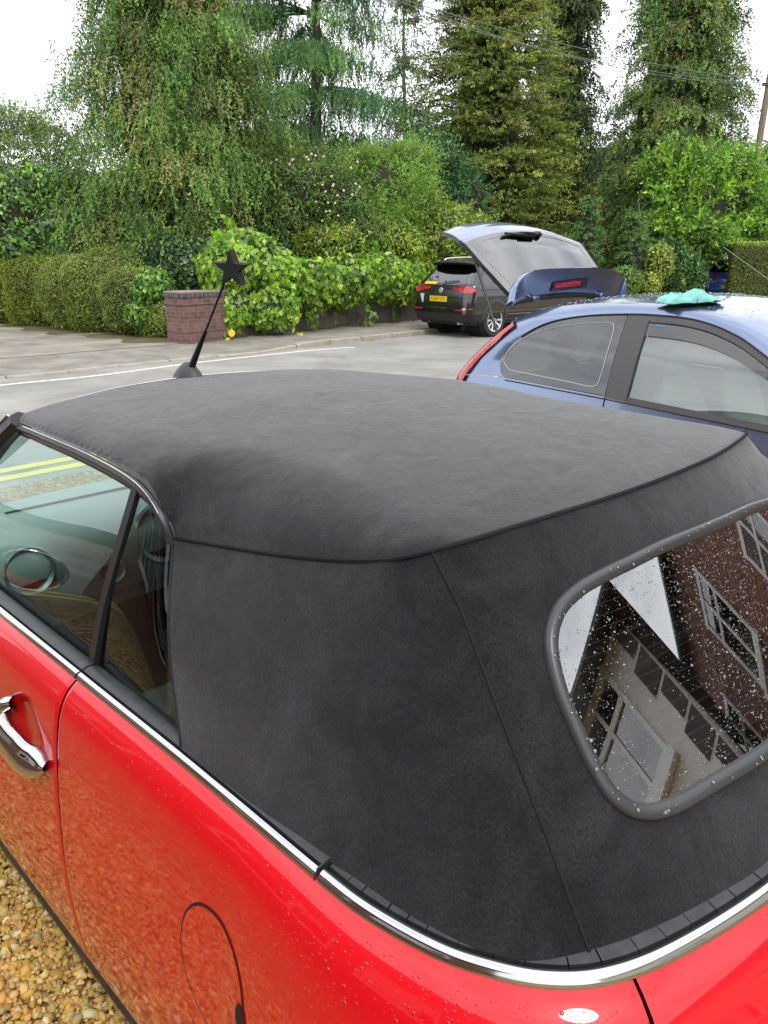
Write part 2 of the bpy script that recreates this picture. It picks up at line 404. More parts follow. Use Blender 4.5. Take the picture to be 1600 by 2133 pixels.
# ------------------------------------------------------------------ fast numpy meshes
def npmesh(name, V, nper, mat, parent=None, cols=None, faces=None, smooth=False):
    """V (N*nper,3): one face of nper corners after another, or explicit quad faces"""
    me = bpy.data.meshes.new(name); V = np.asarray(V, np.float32).reshape(-1, 3)
    me.vertices.add(len(V)); me.vertices.foreach_set('co', V.ravel())
    if faces is None: idx = np.arange(len(V), dtype=np.int32); nf = len(V) // nper
    else: idx = np.asarray(faces, np.int32).ravel(); nf = len(idx) // nper
    me.loops.add(len(idx)); me.loops.foreach_set('vertex_index', idx)
    me.polygons.add(nf); me.polygons.foreach_set('loop_start', np.arange(0, nf * nper, nper, dtype=np.int32))
    me.polygons.foreach_set('loop_total', np.full(nf, nper, np.int32))
    if smooth: me.polygons.foreach_set('use_smooth', np.ones(nf, bool))
    me.update(calc_edges=True)
    if cols is not None:
        a = me.attributes.new('leafcol', 'FLOAT_COLOR', 'POINT')
        c = np.ones((len(V), 4), np.float32); c[:, :3] = cols; a.data.foreach_set('color', c.ravel())
    me.materials.append(mat); o = bpy.data.objects.new(name, me); C.objects.link(o)
    if parent: o.parent = parent
    return o
def unit(a): return a / (np.linalg.norm(a, axis=-1, keepdims=True) + 1e-9)
def rnd(n): return rng.normal(size=(n, 3))
def leafquads(P, axis, nrm, L, W, fold=.15):
    s = unit(np.cross(axis, nrm)); n = np.cross(s, axis); L = L[:, None]; W = W[:, None]
    return np.stack([P, P + axis * L * .45 + s * W * .5 + n * W * fold, P + axis * L, P + axis * L * .45 - s * W * .5 + n * W * fold], 1)
def pick(cols, w, n, jit=.18):
    c = np.array(cols)[rng.choice(len(cols), n, p=np.array(w) / sum(w))]
    return np.clip(c * (1 + rng.normal(size=(n, 1)) * jit) * (1 + rng.normal(size=(n, 3)) * .05), .004, 1)
def wob(P, s, seed=0.):
    """cheap smooth noise -1..1"""
    x, y, z = P[:, 0] * s + seed, P[:, 1] * s + seed * 1.7, P[:, 2] * s - seed
    return (np.sin(x * 1.3 + 1.7 * np.sin(y * .9)) + np.sin(y * 1.7 + 1.3 * np.sin(z * 1.1)) + np.sin(z * 1.9 + 1.1 * np.sin(x * 1.4))) / 3
def foliage(name, mat, parent, P, axis, nrm, L, W, cols, fold=.15):
    lum = cols @ np.array([.25, .65, .10]); cols = np.clip((cols * .97 + lum[:, None] * .03) * 1.22, 0, .7)
    Q = leafquads(P, axis, nrm, L, W, fold)
    return npmesh(name, Q, 4, mat, parent, np.repeat(cols, 4, 0))
def twigs_or_core(name, parent, starts, ends, r=.012, mat=None):
    mb = MB()
    for a, b in zip(starts, ends):
        a = np.array(a); b = np.array(b); m = (a + b) / 2 + rng.normal(size=3) * .06
        mb.tube(cr([a, m, b], 5), np.linspace(r, r * .4, 5), 4, cap=False)
    return mb.build(name, mat or M['bark'], parent)

# ================================================================== SETTING: ground, road, pavement
def sheet(name, poly, z, mat, thick=0, kind='structure'):
    mb = MB()
    if thick: mb.prism(poly, z - thick, z)
    else: mb.add([(x, y, z) for x, y in poly], [tuple(range(len(poly)))])
    o = mb.build(name, mat, smooth=False, recalc=True)
    if not thick:
        for p in o.data.polygons:
            if p.normal.z < 0: p.flip()
    return tag(o, kind=kind)
m_soil = pm('garden_soil', (.05, .042, .025), .95, var=(.8, (.045, .06, .02), 5., .4, .6), bump=(6., .6, .05))
m_asph = pm('worn_asphalt', (.21, .203, .186), .82, var=(.9, (.32, .308, .28), 12., .36, .66), bump=((90., .5, .006), (400., .5, .002)))
m_pave = pm('pavement_tarmac', (.165, .15, .125), .85, var=(1.6, (.28, .262, .225), 12., .36, .66), bump=((70., .5, .005),))
m_drive = pm('old_concrete_drive', (.30, .26, .21), .85, var=(.8, (.17, .15, .12), 11., .44, .66), bump=((60., .5, .005),))
m_kerb = pm('kerb_concrete', (.36, .32, .26), .85, var=(5., (.26, .22, .18), 5., .4, .7), bump=(80., .5, .004))
m_white = pm('worn_road_paint', (.72, .70, .64), .7, var=(14., (.42, .41, .38), 6., .55, .75))
m_yel = pm('yellow_road_paint', (.80, .66, .06), .7, var=(14., (.62, .52, .10), 6., .55, .75))
m_moss = pm('moss', (.075, .07, .015), .95, var=(2.5, (.12, .10, .05), 6., .4, .65), bump=(60., .8, .01))
def gravelmat():
    m = pm('gravel_bed', (.2, .15, .07), .85); nt = m.node_tree; L = nt.links; b = nt.nodes['Principled BSDF']
    tc = nd(nt, 'ShaderNodeTexCoord'); v = nd(nt, 'ShaderNodeTexVoronoi', Scale=42.); L.new(tc.outputs['Object'], v.inputs['Vector'])
    sp = nd(nt, 'ShaderNodeSeparateColor'); L.new(v.outputs['Color'], sp.inputs[0])
    r = nd(nt, 'ShaderNodeValToRGB'); e = r.color_ramp.elements; e[0].color = (.13, .075, .02, 1); e[1].color = (.50, .40, .22, 1)
    e2 = r.color_ramp.elements.new(.5); e2.color = (.33, .21, .07, 1)
    L.new(sp.outputs[0], r.inputs['Fac']); L.new(r.outputs['Color'], b.inputs['Base Color'])
    bp = nd(nt, 'ShaderNodeBump', Strength=1., Distance=.02); bp.invert = True; L.new(v.outputs['Distance'], bp.inputs['Height']); L.new(bp.outputs['Normal'], b.inputs['Normal'])
    return m
m_grav = gravelmat()
sheet('ground', [(-220, -120), (260, -120), (260, 360), (-220, 360)], -.03, m_soil)
# far kerb line and near kerb line of the street (the street runs away to the right)
farK = cr([(-26, -4), (-12, 6.9), (-5.68, 11.39), (-4.65, 12.45), (-3.39, 13.65), (-2.46, 14.42), (-1.63, 15.35), (-.55, 16.55), (.72, 17.85), (5.5, 23.5), (14, 35), (30, 62)], 160)
nearK = cr([(-21, -10), (-8, 1.1), (-3.02, 5.75), (2.2, 11.3), (8.2, 18.4), (13.5, 25.2), (21, 36.), (38, 65)], 160)
def offs(P, d):
    T = unit(np.gradient(P, axis=0)); return P + np.stack([-T[:, 1], T[:, 0]], 1) * d
def band(name, A, B, zA, zB, mat, kind='structure', thick=0):
    mb = MB(); A3 = np.c_[A, np.full(len(A), zA)]; B3 = np.c_[B, np.full(len(B), zB)]
    mb.grid(np.stack([B3, A3], 1))
    o = mb.build(name, mat, smooth=False, recalc=False)
    if o.data.polygons[3].normal.z < 0:
        for p in o.data.polygons: p.flip()
    return tag(o, kind=kind)
band('road', farK, nearK, 0, 0, m_asph)
band('gravel_driveway', nearK, offs(nearK, -14), .012, .012, m_grav)
# kerb heights: dropped at the crossing, full beyond it
def kerbz(P): return ip(P[:, 0], [(-30, .022), (-2.2, .025), (-1.4, .10), (50, .11)])
def kerb(name, K, w, s0, s1, mat, gap=.008):
    """row of kerb stones as one raised strip with joints"""
    mb = MB(); d = np.r_[0, np.cumsum(np.linalg.norm(np.diff(K, axis=0), axis=1))]; n = int((d[s1] - d[s0]) / .914)
    for i in range(n):
        t = np.linspace(d[s0] + i * .914 + gap, d[s0] + (i + 1) * .914 - gap, 4)
        P = np.stack([np.interp(t, d, K[:, k]) for k in (0, 1)], 1); T = unit(np.gradient(P, axis=0)); Nn = np.stack([-T[:, 1], T[:, 0]], 1); z = kerbz(P)
        z = z + rng.normal() * .003
        sec = [np.c_[P, np.full(4, -.02)], np.c_[P + Nn * .012, z - .012], np.c_[P + Nn * .03, z], np.c_[P + Nn * w, z], np.c_[P + Nn * w, np.full(4, -.02)]]
        mb.grid(np.stack(sec, 1))
    return mb.build(name, mat, smooth=False)
tag(kerb('kerb', farK, .15, 0, 140, m_kerb), kind='structure')
Kz = kerbz(farK)
mb = MB(); kin = offs(farK, .15); A3 = np.c_[kin, Kz - .004]; B3 = np.c_[offs(farK, 2.05), np.full(160, .10)]; B3[:, 2] = np.maximum(Kz, .06); C3 = np.c_[offs(farK, 5.2), np.full(160, .07)]
mb.grid(np.stack([A3, B3, C3], 1)); o = mb.build('pavement', m_pave, smooth=False)
if o.data.polygons[5].normal.z < 0:
    for p in o.data.polygons: p.flip()
tag(o, kind='structure')
# the drive opposite: concrete between hedge and street
_ki = [tuple(p) for p in offs(farK, 1.9)[6:62:4] if p[0] < -4.4]
sheet('concrete_driveway', _ki + [(-4.2, 15.5), (-3.9, 15.7), (-4.3, 16.35), (-6.4, 18.1), (-10.3, 21.2), (-22, 29), (-32, 20)], .0645, m_drive)
mo = MB(); mp_ = cr([(-4.15, 15.75), (-4.9, 15.72), (-5.6, 16.3), (-6.3, 16.9), (-7.0, 17.2), (-8.2, 18.3), (-9.6, 19.7), (-10.2, 20.2)], 40)
mp2 = cr([(-4.2, 16.15), (-4.7, 16.5), (-5.5, 17.25), (-6.3, 17.9), (-7.4, 18.7), (-8.6, 19.7), (-9.6, 20.5), (-10.3, 21.0)], 40)
mo.grid(np.stack([np.c_[mp_ + .12 * np.sin(np.arange(40) * .9)[:, None], np.full(40, .069)], np.c_[mp2, np.full(40, .069)]], 1))
tag(mo.build('moss_edge', m_moss, smooth=False), kind='structure')
# edge line, yellow lines
kd = farK[26:]
L0 = cr([tuple(p[:2]) for p in [gnd(-700, 880), gnd(-250, 832), gnd(0, 803), gnd(200, 783), gnd(400, 757), gnd(600, 735), gnd(700, 726), gnd(740, 724)]], 80)
band('white_edge_line', offs(L0, .05), offs(L0, -.05), .004, .004, m_white)
for k, nm in ((0, 'yellow_line'), (1, 'yellow_line')):
    Y0 = offs(nearK, .30 + .26 * k)[20:110]; band(nm, offs(Y0, .07), offs(Y0, -.07), .004, .004, m_yel)

# ---- gravel stones near the convertible
def stones():
    ico = [(0, 0, -1), (.72, -.53, -.45), (-.28, -.85, -.45), (-.89, 0, -.45), (-.28, .85, -.45), (.72, .53, -.45), (.28, -.85, .45), (-.72, -.53, .45), (-.72, .53, .45), (.28, .85, .45), (.89, 0, .45), (0, 0, 1)]
    fc = [(0, 1, 2), (1, 0, 5), (0, 2, 3), (0, 3, 4), (0, 4, 5), (1, 5, 10), (2, 1, 6), (3, 2, 7), (4, 3, 8), (5, 4, 9), (1, 10, 6), (2, 6, 7), (3, 7, 8), (4, 8, 9), (5, 9, 10), (6, 10, 11), (7, 6, 11), (8, 7, 11), (9, 8, 11), (10, 9, 11)]
    ico = np.array(ico); fc = np.array(fc); n = 36000
    # car-local strip on the left flank, denser near the car
    u = rng.uniform(-.6, 4.6, n); w = .55 + rng.uniform(0, 1, n) ** 1.35 * 2.6; nr_ = rng.uniform(size=n) < .62; u = np.where(nr_, rng.uniform(.85, 2.7, n), u); w = np.where(nr_, rng.uniform(.72, 1.5, n), w)
    ca, sa = cos(CAR_RZ), sin(CAR_RZ)
    X = CAR_O[0] + u * ca - w * sa; Y = CAR_O[1] + u * sa + w * ca
    s = rng.lognormal(-4.85, .34, n); s = np.clip(s, .004, .016)
    V = ico[None] * (1 + rng.normal(size=(n, 12, 1)) * .24) * rng.uniform(.55, 1.3, (n, 1, 3)) * s[:, None, None]
    a = unit(rnd(n)); th = rng.uniform(0, 6.28, n)[:, None, None]; a = a[:, None, :]
    V = V * np.cos(th) + np.cross(np.broadcast_to(a, V.shape), V) * np.sin(th) + a * (V * a).sum(-1, keepdims=True) * (1 - np.cos(th))
    V[..., 2] *= .8
    V += np.stack([X, Y, .014 + s * .35 + rng.uniform(0, .022, n)], 1)[:, None]
    cols = pick([(.52, .34, .09), (.60, .43, .16), (.45, .27, .07), (.64, .52, .28), (.38, .28, .14), (.56, .34, .08)], [6, 4, 3, 1, 1, 2], n, .14)
    F_ = (fc[None] + 12 * np.arange(n)[:, None, None]).reshape(-1, 3)
    m = pm('gravel_stone', (.4, .3, .1), .75, attr='leafcol', bump=(160., .6, .002), spec=.3)
    o = npmesh('gravel', V, 3, m, None, np.repeat(cols, 12, 0), F_)
    return tag(o, 'yellow brown wet pea gravel covering the driveway beside the red car', 'gravel', kind='stuff')
CAR_RZ = atan2(.712, -.702); CAR_O = (.904, .892)
stones()

# ================================================================== RED CONVERTIBLE
car = empty('convertible_car', (CAR_O[0], CAR_O[1], 0), CAR_RZ, 'bright red convertible with black canvas roof filling the foreground', 'car')
QD = q_at_u(1.386); QA = q_at_u(2.46)
QB = q_at_u(.285)            # boot shut line
def arch_cut(P, x0, z0, R): return (P[..., 0] - x0) ** 2 + (P[..., 2] - z0) ** 2 < R * R
def bodypanel(name, q0, q1, nq, d0=0., d1=.80, nd_=70, out=0., mat='red', parent=None, bowl=None, arches=True, mirror=False):
    q = np.linspace(q0, q1, nq); d = d0 + (d1 - d0) * np.linspace(0, 1, nd_) ** 1.15
    Qg, D = np.meshgrid(q, d, indexing='ij'); P = body(Qg, D, out)
    if bowl:
        for (bu, bz, ru, rz_, dep) in bowl:
            g = np.exp(-(((P[..., 0] - bu) / ru) ** 2 + ((P[..., 2] - bz) / rz_) ** 2) ** 1.6); P[..., 1] -= dep * g
    # rolled edges at the cut ends
    for e, s in ((0, 1), (-1, 1)):
        P[e, :, 1] -= .003 * np.sign(P[e, :, 1] + 1e-9) * (np.abs(P[e, :, 1]) > .5)
    if mirror: P = P * np.array([1, -1, 1])
    mb = MB(); mb.grid(P)
    if arches:
        keep = []
        for f in mb.f:
            c = np.mean([mb.v[i] for i in f], axis=0)
            if any((c[0] - x0) ** 2 + (c[2] - .23) ** 2 < .25 ** 2 for x0 in (.80, 3.06)) and abs(c[1]) > .5: continue
            keep.append(f)
        mb.f = keep
    return mb.build(name, M[mat], parent or car, recalc=True, angle=60, thick=.002 if False else 0)
g = .0030
door = bodypanel('door', QA, QD - g, 150, nd_=90, parent=car, bowl=[(1.545, .795, .060, .052, .020)], arches=False)
quarter = bodypanel('rear_quarter_panel', QD + g, QB - g, 190, nd_=90)
bodypanel('front_wing', q_at_u(3.5) if False else 0.02, QA - g, 160)
# boot lid and right-hand side
qb = np.linspace(QB + .004, 2 * QMAX - QB - .004, 120)
Qg, D = np.meshgrid(qb, np.linspace(0, .62, 50) ** 1.0, indexing='ij'); mbx = MB().grid(body(Qg, D)); boot = mbx.build('boot_lid', M['red'], car, angle=60)
bodypanel('rear_bumper', QB, 2 * QMAX - QB, 80, d0=.625, d1=.80, nd_=14)
bodypanel('rear_quarter_panel', QD + g, QB - g, 120, nd_=50, mirror=True)
bodypanel('door', QA, QD - g, 60, nd_=40, mirror=True, arches=False); bodypanel('front_wing', .02, QA - g, 120, nd_=50, mirror=True)
# dark inner shell seen through the shut lines
q = np.linspace(.05, 2 * QMAX - .05, 260); Qg, D = np.meshgrid(q, np.linspace(.004, .78, 30), indexing='ij'); Pi = body(Qg, D, -.028)
ib = MB().grid(Pi); keep = []
for f in ib.f:
    c = np.mean([ib.v[i] for i in f], axis=0)
    if any((c[0] - x0) ** 2 + (c[2] - .23) ** 2 < .25 ** 2 for x0 in (.80, 3.06)) and abs(c[1]) > .5: continue
    keep.append(f)
ib.f = keep; ib.build('inner_shell', M['void'], car)
# floor pan, sill strip
fl = [(u, w) for u, w in BELT[::12]] ; fl = fl + [(u, -w) for u, w in fl[::-1][1:]]
MB().prism([(u, w * .97) for u, w in fl], .20, .26).build('floor_pan', M['void'], car, smooth=False)
Ps = body(np.linspace(q_at_u(2.70), q_at_u(1.02), 60), np.full(60, .80))
MB().sweep(Ps, (0, 1, 0), (0, 0, 1), [(-.03, -.035), (.004, -.035), (.010, -.01), (.002, .006), (-.03, .006)]).build('sill_strip', M['rubber'], car)
MB().sweep(Ps * np.array([1, -1, 1]), (0, -1, 0), (0, 0, 1), [(-.03, -.035), (.004, -.035), (.010, -.01), (.002, .006), (-.03, .006)]).build('sill_strip', M['rubber'], car)
# wheel arches and wheels
def wside(u, z): return float(np.interp(u, BELT[::-1][:, 0], BELT[::-1][:, 1])) + float(off(max(zb(u) - z, 0)))
def wheel(parent, c, R, W, side=1, spokes=8, rim=None, name='wheel', tworow=False):
    """wheel with its axle along local y; side=+1 shows its face to +y"""
    Mx = Matrix.Translation(c) @ Matrix.Rotation(-side * pi / 2, 4, 'X')
    k = .68 * R
    t = MB().lathe([(k, -W / 2), (R * .93, -W / 2), (R, -W / 2 + .02), (R, W / 2 - .02), (R * .93, W / 2), (k, W / 2 - .006), (k, -W / 2)], 40, Mx, cap=False)
    ty = t.build('wheel', M['tyre'], parent)
    r = MB().lathe([(k * 1.01, W / 2 - .03), (k * 1.01, W / 2 + .001), (k * .93, W / 2 - .002), (k * .90, W / 2 - .05), (k * .90, -W / 2)], 40, Mx, cap=False)
    for i in range(spokes):
        a = 2 * pi * i / spokes; sp = MB()
        wd = .115 if not tworow else .075; V = []
        for rr, ww, zz in ((.14 * k, wd * .55, W / 2 - .035), (.5 * k, wd * .5, W / 2 - .02), (.94 * k, wd * .95, W / 2 - .012)):
            V += [(rr, -ww * k * 1.6, zz), (rr, ww * k * 1.6, zz), (rr, ww * k * 1.1, zz - .025), (rr, -ww * k * 1.1, zz - .025)]
        V = [tuple(Mx @ (Matrix.Rotation(a, 4, 'Z') @ Vector(v))) for v in V]
        r.add(V, [(0, 1, 5, 4), (4, 5, 9, 8), (1, 2, 6, 5), (5, 6, 10, 9), (3, 0, 4, 7), (7, 4, 8, 11), (2, 3, 7, 6), (6, 7, 11, 10)])
    r.lathe([(.001, W / 2 - .012), (.16 * k, W / 2 - .014), (.2 * k, W / 2 - .03), (.2 * k, W / 2 - .06)], 20, Mx, cap=False)
    r.build('rim', rim or M['alloy'], ty, angle=30)
    MB().lathe([(.001, -.02), (k * .9, -.02)], 30, Mx, cap=False).build('brake_disc', M['darkalloy'], ty)
    return ty
for x0 in (.80, 3.06):
    for s in (1, -1):
        an = np.linspace(-.1, pi + .1, 60); arc = []
        for a in an:
            u = x0 + .258 * cos(a); z = .225 + .258 * sin(a); arc.append((u, s * (wside(u, z) + .002), z))
        rad = np.array([(cos(a), 0, sin(a)) for a in an])
        MB().sweep(arc, rad, (0, s, 0), [(-.02, -.05), (-.02, .008), (.014, .010), (.022, -.002), (.02, -.01)]).build('wheel_arch_trim', M['satin'], car)
        wheel(car, (x0, s * .715, .25), .245, .19, s, 7)
        MB().lathe([(.27, 0), (.27, .28)], 40, Matrix.Translation((x0, s * .77, .26)) @ Matrix.Rotation(s * pi / 2, 4, 'X')).build('wheel_well', M['void'], car)
# chrome belt strip, rubber seals
def belt_frames(q0, q1, n=120, dz=0.):
    q = np.linspace(q0, q1, n); u, w, nu, nw = bpt(q)
    return np.stack([u, w, zb(u) + dz], 1), np.stack([nu, nw, 0 * nu], 1)
CH = [(-.010, .003), (-.008, .007), (-.003, .0095), (.002, .009), (.006, .006), (.0095, .001), (.0105, -.004), (-.010, -.004)]
QS = q_at_u(.648)
CHs = [(-.004, .004), (-.001, .0075), (.004, .007), (.008, .003), (.010, -.001), (.010, -.005), (-.004, -.005)]
def rib(name, q0, q1, sec, mat, n=120, s=1):
    P, A = belt_frames(q0, q1, n); sg = np.array([1, s, 1]); return MB().sweep(P * sg, A * sg, (0, 0, 1), sec).build(name, M[mat], car, angle=50)
for s in (1, -1):
    rib('belt_trim', QA - .02, QD - .003, CHs, 'chrome', 60, s)
    rib('belt_trim', QD + .003, QS - .004, CHs, 'chrome', 90, s)
    RB = [(-.040, -.02), (-.040, .006), (-.034, .012), (-.016, .013), (-.0065, .009), (-.0065, -.02)]
    rib('window_seal', QA - .02, QD - .003, RB, 'rubber', 60, s); rib('window_seal', QD + .003, QS - .004, RB, 'rubber', 90, s)
    rib('seal_end', QS - .004, QS - .0015, [(-.040, -.02), (-.040, .012), (-.016, .014), (.004, .010), (.012, -.009), (-.006, -.02)], 'rubber', 3, s)
rib('belt_trim', QS + .004, 2 * QMAX - QS - .004, CH, 'chrome', 300)
# segmented tonneau seal round the back
P, A = belt_frames(QS + .004, 2 * QMAX - QS - .004, 400)
MB().sweep(P, A, (0, 0, 1), [(-.050, -.03), (-.050, -.010), (-.030, -.001), (-.009, .002), (-.009, -.03)]).build('roof_seal', M['rubber'], car)
q = QS + .004; sg_ = MB()
while q < 2 * QMAX - QS - .02:
    ln = random.uniform(.026, .058); P, A = belt_frames(q, q + ln - random.choice((.0012, .002, .0026)), 6); tw = random.uniform(-.0006, .0006)
    sg_.sweep(P + np.array([0, 0, tw]), A, (0, 0, 1), [(-.033, -.012), (-.033, .006), (-.029, .0095), (-.0125, .0075), (-.0115, -.012)]); q += ln
sg_.build('seal_lip', M['rubber'], car, angle=30)
# ---- canvas top
NS, NV = 190, 90
s_ = np.linspace(0, 1, NS); v_ = np.linspace(0, 1, NV)
_kr = int(np.argmin(np.abs(RAIL[:, 0] - 1.36))); RA, RB_ = RAIL[:_kr + 1], full(np.vstack([RAIL[_kr:-1], SEAM]))
Hf = resamp(full(HEAD), NS)[:, :2]; Sf = resamp(RB_, NS)[:, :2]; Lf = resamp(RA, NV)[:, :2]; Rf = Lf * np.array([1, -1])
S_, V_ = np.meshgrid(s_, v_, indexing='ij'); S3 = S_[..., None]; V3 = V_[..., None]
PL = (1 - V3) * Hf[:, None] + V3 * Sf[:, None] + (1 - S3) * Lf[None] + S3 * Rf[None] - ((1 - S3) * (1 - V3) * Hf[0] + S3 * (1 - V3) * Hf[-1] + (1 - S3) * V3 * Sf[0] + S3 * V3 * Sf[-1])
_b = np.vstack([RAIL, SEAM]); _i = np.argsort(_b[:, 0]); wmax = np.interp(PL[..., 0], _b[_i, 0], _b[_i, 1]) - .0012
PL[..., 1] = np.clip(PL[..., 1], -wmax, wmax)
Zr = roofz(PL[..., 0], PL[..., 1])
Zr += .0016 * wob(np.stack([PL[..., 0].ravel() * 3, PL[..., 1].ravel() * 2.2, 0 * Zr.ravel()], 1), 4.).reshape(Zr.shape) * np.sin(pi * S_) * np.sin(pi * V_)
Z3 = np.concatenate([PL, Zr[..., None]], -1)
Z3[:, -1] = resamp(RB_, NS); Z3[0] = resamp(RA, NV); Z3[-1] = Z3[0] * np.array([1, -1, 1])
canopy = MB().grid(Z3).build('canvas_roof', M['fabric'], car, angle=75)
sm_ = full(SEAM); MB().tube(sm_ + np.array([0, 0, .0005]), .0036, 6).build('seam_piping', M['seam'], canopy)
Ag, Vg = np.meshgrid(np.linspace(0, 2, 240), np.linspace(0, 1, 60), indexing='ij')
Pc = low(Ag, Vg)
# rear window opening, as a loop in (a, v)
half = [(1., .178), (.88, .167), (.80, .172), (.745, .179), (.70, .193), (.661, .228), (.633, .30), (.620, .41), (.618, .515), (.618, .62), (.624, .708), (.645, .767), (.685, .794), (.757, .796), (.86, .803), (1., .806)]
loopav = np.array(half + [(2 - a, v) for a, v in half[::-1][1:-1]])
LP = cr(np.vstack([loopav, loopav[:1]]), 220)[:-1]; cen = np.array([1., .49])
def scaled(k): return cen + (LP - cen) * (np.array([1 - (1 - k) * .62, k]))
def inpoly(P, poly):
    x, y = P[..., 0], P[..., 1]; r = np.zeros(x.shape, bool); j = len(poly) - 1
    for i in range(len(poly)):
        xi, yi = poly[i]; xj, yj = poly[j]
        c = ((yi > y) != (yj > y)) & (x < (xj - xi) * (y - yi) / (yj - yi + 1e-12) + xi); r ^= c; j = i
    return r
# raised seams down the canvas quarters
for s in (1, -1):
    a_ = ip(np.linspace(0, 1, 60), [(0, .559), (.17, .563), (.44, .557), (.72, .551), (1, .543)]); P = low(a_, np.linspace(0, 1, 60)) * np.array([1, s, 1])
    MB().tube(P, .0026, 6).build('seam_piping', M['seam'], car)
    Pe = low(np.full(30, 0.), np.linspace(0, 1, 30)) * np.array([1, s, 1]); MB().tube(Pe + np.array([.001, -.003 * s, 0]), .005, 6).build('canvas_hem', M['fabric'], car)
def pane_pt(yz, o_=0.):
    yz = np.asarray(yz, float); n = np.stack([-np.ones(len(yz)), .588 * yz[:, 0], np.full(len(yz), .828)], 1); n = unit(n)
    return np.stack([-.600 + .828 * yz[:, 1] + .294 * yz[:, 0] ** 2, yz[:, 0], yz[:, 1]], 1) + n * o_, n
LP3 = low(LP[:, 0], LP[:, 1]); LYZ = LP3[:, 1:].copy(); LYZ[:, 1] -= np.where(LYZ[:, 0] < 0, .072 * -LYZ[:, 0], 0) * np.clip((LYZ[:, 1] - 1.05) / .27, 0, 1); CYZ = np.array([0, 1.185]); LP3, _n = pane_pt(LYZ, .001); T = unit(np.roll(LP3, -1, 0) - np.roll(LP3, 1, 0)); cw = low(cen[0:1], cen[1:2])[0]
nn = _n; Ao = np.cross(T, nn); Ao *= np.sign((Ao * (LP3 - cw)).sum(1))[:, None]
win = MB().sweep(LP3, Ao, nn, [(-.021, -.006), (-.0205, .001), (-.016, .006), (-.009, .0085), (-.002, .006), (.0015, -.001), (0, -.006)], closed=True).build('rear_window_frame', pm('window_frame_rubber', (.045, .047, .05), .33, bump=(200., .15, .001)), car, angle=60)
_xf = -.600 + .828 * Pc[..., 2] + .294 * Pc[..., 1] ** 2; _w = np.clip(1.14 - np.maximum(np.abs(Ag - 1) / .385, np.abs(Vg - .49) / .335), 0, .14) / .14; Pc[..., 0] = Pc[..., 0] * (1 - _w) + (_xf + .002) * _w
mb = MB().grid(Pc); n2 = 60; ins = inpoly(Pc[..., 1:], CYZ + (LYZ - CYZ) * .985) & (Vg < .9)
insf = ins.reshape(-1); mb.f = [f for f in mb.f if not all(insf[i] for i in f)]
canv = mb.build('canvas_rear', M['fabric'], car, angle=75)
gl = np.array([pane_pt(CYZ + (LYZ - CYZ) * k, -.002)[0] for k in np.linspace(0, .985, 26)])
rg = MB().grid(gl, cv=True).build('rear_glass', M['glass_rear'], win, angle=80)
hl = MB(); m_heat = pm('heater_line', (.30, .10, .04), .5)
LI = CYZ + (LYZ - CYZ) * .93
for z0 in np.arange(1.065, 1.31, .0125):
    yy = np.linspace(-.5, .5, 160); Q_ = np.stack([yy, z0 + 0 * yy], -1); Q_ = Q_[inpoly(Q_, LI)]
    if len(Q_) > 4: hl.tube(pane_pt(Q_, -.0032)[0], .0006, 4, cap=False)
hl.build('heater_lines', m_heat, rg)
MB().grid(np.array([pane_pt(CYZ + (LYZ - CYZ) * k, -.0038)[0] for k in (.90, .955)]), cv=True).build('dark_glass_border', pm('glass_border', (.05, .05, .052), .6), rg)
def domes(name, P, Nn, r, h, mat, parent, seg=8, label=None):
    """small round drops on a surface"""
    n = len(P); a = unit(np.cross(Nn, np.array([.3, .2, .9]))); b = np.cross(Nn, a); V = [P + Nn * (r * h)[:, None]]
    for k, (rr, hh) in enumerate(((.55, .85), (.9, .45), (1., 0.))):
        for j in range(seg):
            t = 2 * pi * j / seg; V.append(P + (a * cos(t) + b * sin(t)) * (r * rr)[:, None] + Nn * (r * h * hh)[:, None])
    V = np.stack(V, 1); F_ = []
    for j in range(seg):
        j2 = (j + 1) % seg; F_.append((0, 1 + j, 1 + j2, 1 + j2))
        for k in (0, 1): F_.append((1 + k * seg + j, 1 + (k + 1) * seg + j, 1 + (k + 1) * seg + j2, 1 + k * seg + j2))
    tri = [f[:3] for f in F_ if f[2] == f[3]] + [t for f in F_ if f[2] != f[3] for t in (f[:3], (f[0], f[2], f[3]))]
    m = 1 + 3 * seg; idx = (np.array(tri)[None] + m * np.arange(n)[:, None, None]).reshape(-1, 3)
    o = npmesh(name, V.reshape(-1, 3), 3, mat, parent, None, idx, smooth=True); return tag(o, label, kind='stuff')
m_bead = pm('water_bead', (.5, .5, .5), .04, ior=1.9, spec=1.)
m_bead.node_tree.nodes['Principled BSDF'].inputs['Transmission Weight'].default_value = .75
av = np.stack([rng.uniform(-.5, .5, 16000), rng.uniform(1.05, 1.32, 16000)], 1)
av = av[inpoly(av, CYZ + (LYZ - CYZ) * .965)]
dens = (.35 + .65 * (wob(np.c_[av * 9, av[:, 0]], 1.3) > -.25)) * np.clip(.45 + (.5 - av[:, 0]) * 1.0, 0, 1); av = av[rng.uniform(size=len(av)) < dens][:6500]
Pd, Nd = pane_pt(av, -.002); e = 1e-3
domes('raindrops', Pd, Nd, np.clip(rng.lognormal(-7.35, .45, len(Pd)), .0004, .0028), rng.uniform(.5, .8, len(Pd)), m_bead, rg)
# beads along the window frame
k = rng.integers(0, 218, 150); Nf = unit(nn[k] + Ao[k] * rng.normal(size=(150, 1)) * .3); domes('raindrops', LP3[k] - Ao[k] * .012 + nn[k] * .009 + T[k] * rng.normal(size=(150, 1)) * .004 + Ao[k] * rng.uniform(-.006, .008, (150, 1)), nn[k], np.clip(rng.lognormal(-6.6, .4, 150), .0008, .004), np.full(150, .55), m_bead, win)
